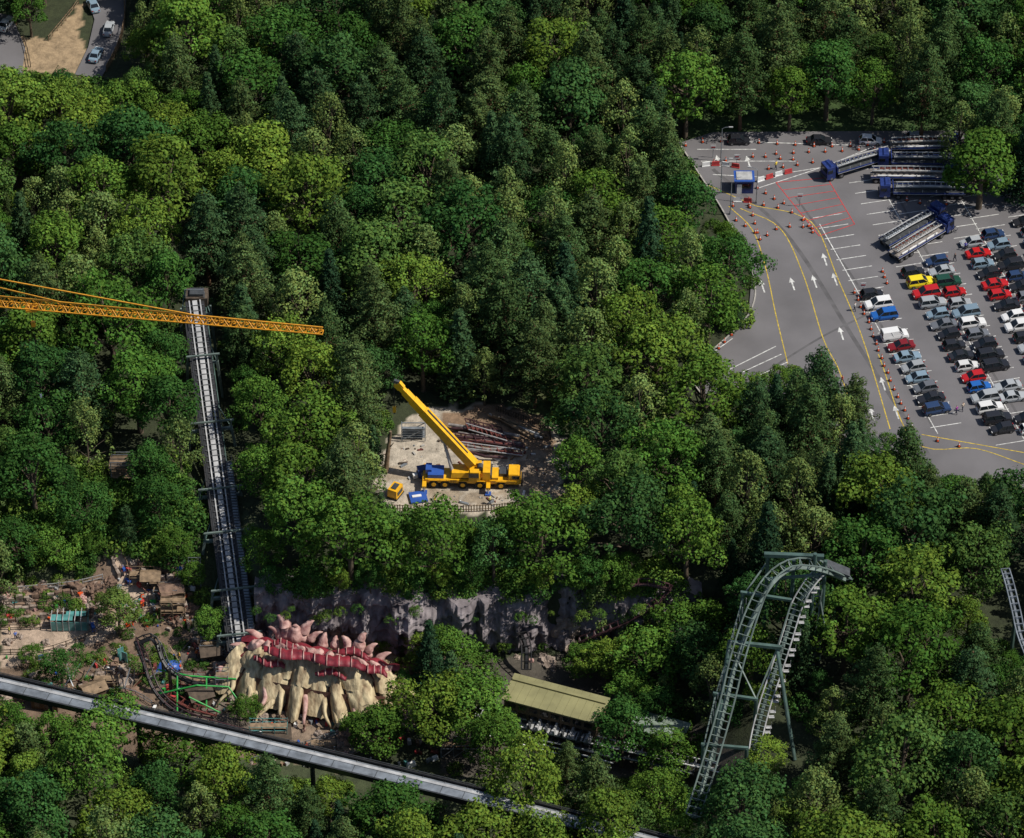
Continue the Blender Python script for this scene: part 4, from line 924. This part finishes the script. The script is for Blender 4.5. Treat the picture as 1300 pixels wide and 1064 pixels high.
# ------------------------------------------------------------------ creature theming
def cr(u,v,z):return Vector(G(u,v,z))
spine=smoothpath([cr(306,824,-5.4),cr(345,828,-3.8),cr(385,834,-3.3),cr(425,842,-3.3),cr(465,850,-3.8),cr(507,864,-5.8)],.2)
b=MB();ns=len(spine)
def tier(dy0,dz0,reach,drop,lobes,ph,k,fan,nt_=16,s0=0,s1=1,gap=.3,k2='dshade'):
    vs=[];W_=[];idx=[i for i in range(ns) if s0<=i/(ns-1)<=s1]
    for i in idx:
        p=spine[i];s=i/(ns-1);sw=s+.018*math.sin(s*31+ph);w=abs(math.sin(math.pi*(lobes*sw+ph)));W_.append(w);env=(.5+.6*math.sin(math.pi*s)**.6)
        L_=reach*env*(.66+.34*w**.5)*(1+.14*math.sin(math.floor(lobes*sw+ph)*2.4+1))
        for j in range(nt_+1):
            t=j/nt_;nz_=noise.fractal(Vector((s*30,t*3.5,ph*7)),1,2,4)*.5
            vs.append((p.x+(s-.5)*fan*t+.35*math.sin(t*4+s*14),p.y+dy0-L_*t,p.z+dz0-drop*env*t**1.5+(w**.6)*.95*math.sin(math.pi*min(1,t*.85+.1))+nz_))
    m_=len(idx);o_=len(b.v)
    for sel,kk in((False,k),(True,k2)):
        b.add(vs,[(i*(nt_+1)+j,(i+1)*(nt_+1)+j,(i+1)*(nt_+1)+j+1,i*(nt_+1)+j+1) for i in range(m_-1) for j in range(nt_) if (W_[i]<gap)==sel],kk)  # valley faces between lobes painted darker, as crevice shade
tier(.4,-.6,7.0,4.8,9,.0,'cream',9.0,gap=.12)
tier(.9,.1,4.2,2.0,7,.5,'cream',4.0,gap=.12,k2='crimson')
tier(1.3,.6,1.9,.7,11,.25,'pink',1.0,8,.05,.95,.35,'crimson')
vs=[]
for i,p in enumerate(spine):
    for j in range(9):
        t=j/8;vs.append((p.x,p.y+1.0+4.5*t,p.z+.6-(p.z+11.0)*t**2.2+.6*abs(math.sin(i*.22))*math.sin(t*3)))
b.add(vs,[(i*9+j,i*9+j+1,(i+1)*9+j+1,(i+1)*9+j) for i in range(ns-1) for j in range(8)],'crimson')
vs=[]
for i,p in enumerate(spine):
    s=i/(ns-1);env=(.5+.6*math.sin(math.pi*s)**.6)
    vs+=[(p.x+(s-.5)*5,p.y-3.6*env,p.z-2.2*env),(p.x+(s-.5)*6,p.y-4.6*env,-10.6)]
b.add(vs,[(2*i,2*i+1,2*i+3,2*i+2) for i in range(ns-1)],'dshade')  # dark sheet under the lobe edges, coloured as the shade below them
for i in range(14):
    s=(i+.5)/14+random.uniform(-.02,.02)
    p=spine[int(s*(ns-1))];env=(.5+.6*math.sin(math.pi*s)**.6);st_=Vector((p.x+(s-.5)*8,p.y-5.6*env,p.z-4.1*env));g_=Vector((st_.x+(s-.5)*6+random.uniform(-.9,.9),st_.y-random.uniform(.8,2.4),-10.2))
    pts=smoothpath([st_+Vector((0,2,.9)),st_,st_.lerp(g_,.5)+Vector((random.uniform(-.4,.4),-.5,.4)),g_],.4);n_=len(pts);b.tube(pts,[.36*(1-k_/n_)+.1 for k_ in range(n_)],'cream' if i%3 else 'pink',8)
for(u,v,u2,v2,w,z) in[(335,826,400,838,1.05,-2.0),(392,834,462,848,1.1,-1.8),(455,846,492,858,.85,-2.8),(322,838,362,848,.75,-3.8),(400,854,440,860,.65,-3.6),(425,826,470,835,.7,-2.4),(345,818,380,823,.7,-2.6)]:
    p=cr(u,v,z);e=cr(u2,v2,z);nx_=18;vs=[]
    for i in range(nx_+1):
        t=i/nx_;c_=p.lerp(e,t)+Vector((0,.35*math.sin(t*7+u),.35*math.sin(t*math.pi)))
        ww=w*(.5+.5*math.sin(math.pi*(t*.9+.05)))*(1+.12*math.sin(i*1.9+u))
        for j in range(8):
            a=math.pi*j/7;vs.append((c_.x,c_.y+ww*math.cos(a),c_.z+.5*math.sin(a)*ww/w+.1*math.sin(i*2.1)))
    b.add(vs,[(i*8+j,(i+1)*8+j,(i+1)*8+j+1,i*8+j+1) for i in range(nx_) for j in range(7)],'crimson')
    for i in range(2,nx_-1,4):
        t=i/nx_;c_=p.lerp(e,t)+Vector((0,.35*math.sin(t*7+u),.35*math.sin(t*math.pi)));ww=w*(.6+.45*math.sin(math.pi*(t*.9+.05)))
        b.tube([(c_.x,c_.y+ww*math.cos(math.pi*j/6),c_.z+.06+.52*math.sin(math.pi*j/6)) for j in range(7)],.09,'pink',5)
for(u,v,z,dx,dy,dz,r) in[(366,808,-5,-1.6,1.0,3.4,1.2),(384,810,-5,1.8,.8,2.8,1.1),(375,812,-5,.2,.6,2.6,1.3),(357,810,-5.4,-1.9,.4,1.9,.8),(394,814,-5,1.9,.3,1.6,.7),(455,828,-4.8,1.3,.6,3.3,1.1),(444,826,-4.8,-1.2,.8,2.2,.9),(466,832,-5,1.6,.4,2.0,.8),(330,814,-6,-2.2,0,2.2,.9),(315,824,-6.5,-2.6,-1,1.8,.8),(478,844,-5.6,2.2,.5,2.0,.9),(410,820,-4.8,.5,1.2,1.6,.8),(425,822,-4.8,.3,1,1.5,.7),(502,866,-7,2.6,-1,1.4,.8)]:
    p=cr(u,v,z);pts=[];ra=[]
    for j in range(9):
        t=j/8;pts.append((p.x+dx*t**1.5,p.y+dy*t,p.z+dz*math.sin(t*1.6)));ra.append(r*(1-t)**.8*(1+.1*math.sin(j*2.1+u))+.05)
    b.tube(pts,ra,'pink',10)
for(u,v,u2,v2,r) in[(335,872,268,866,.55),(330,882,285,905,.5),(350,887,325,922,.45),(480,872,522,882,.5),(455,884,500,908,.4)]:
    a_=cr(u,v,-8.4);e=Vector(onT(u2,v2));pts=smoothpath([a_,a_.lerp(e,.4)+Vector((.6,.5,1.0)),a_.lerp(e,.75)+Vector((-.5,0,.4)),e],.6);n_=len(pts);b.tube(pts,[r*(1-i/n_)+.12 for i in range(n_)],'cream',9)
b.obj('creature_sculpture',smooth=True)
# ------------------------------------------------------------------ light, sky, camera
el=math.radians(52);az=math.radians(98)
sv=Vector((math.cos(el)*math.sin(az),math.cos(el)*math.cos(az),math.sin(el)))
sl=bpy.data.lights.new('sun','SUN');sl.energy=4.8;sl.angle=math.radians(.5);sl.color=(1,.95,.86)
so=bpy.data.objects.new('sun',sl);sc.collection.objects.link(so);so.rotation_euler=sv.to_track_quat('Z','Y').to_euler();so.location=(100,50,200)
w=bpy.data.worlds.new('World');sc.world=w;w.use_nodes=True;N=w.node_tree.nodes;bg=N['Background']
sk=N.new('ShaderNodeTexSky');sk.sky_type='NISHITA';sk.sun_disc=False;sk.sun_elevation=el;sk.sun_rotation=az
w.node_tree.links.new(sk.outputs[0],bg.inputs[0]);bg.inputs[1].default_value=.085
sc.view_settings.view_transform='Standard';sc.view_settings.look='None';sc.view_settings.exposure=0
cam=bpy.data.cameras.new('camera');cam.sensor_width=36;cam.lens=F/1300*36;cam.clip_start=10;cam.clip_end=9000
co=bpy.data.objects.new('camera',cam);sc.collection.objects.link(co);co.location=tuple(C);co.rotation_euler=(math.radians(90)-DEP,0,0)
sc.camera=co
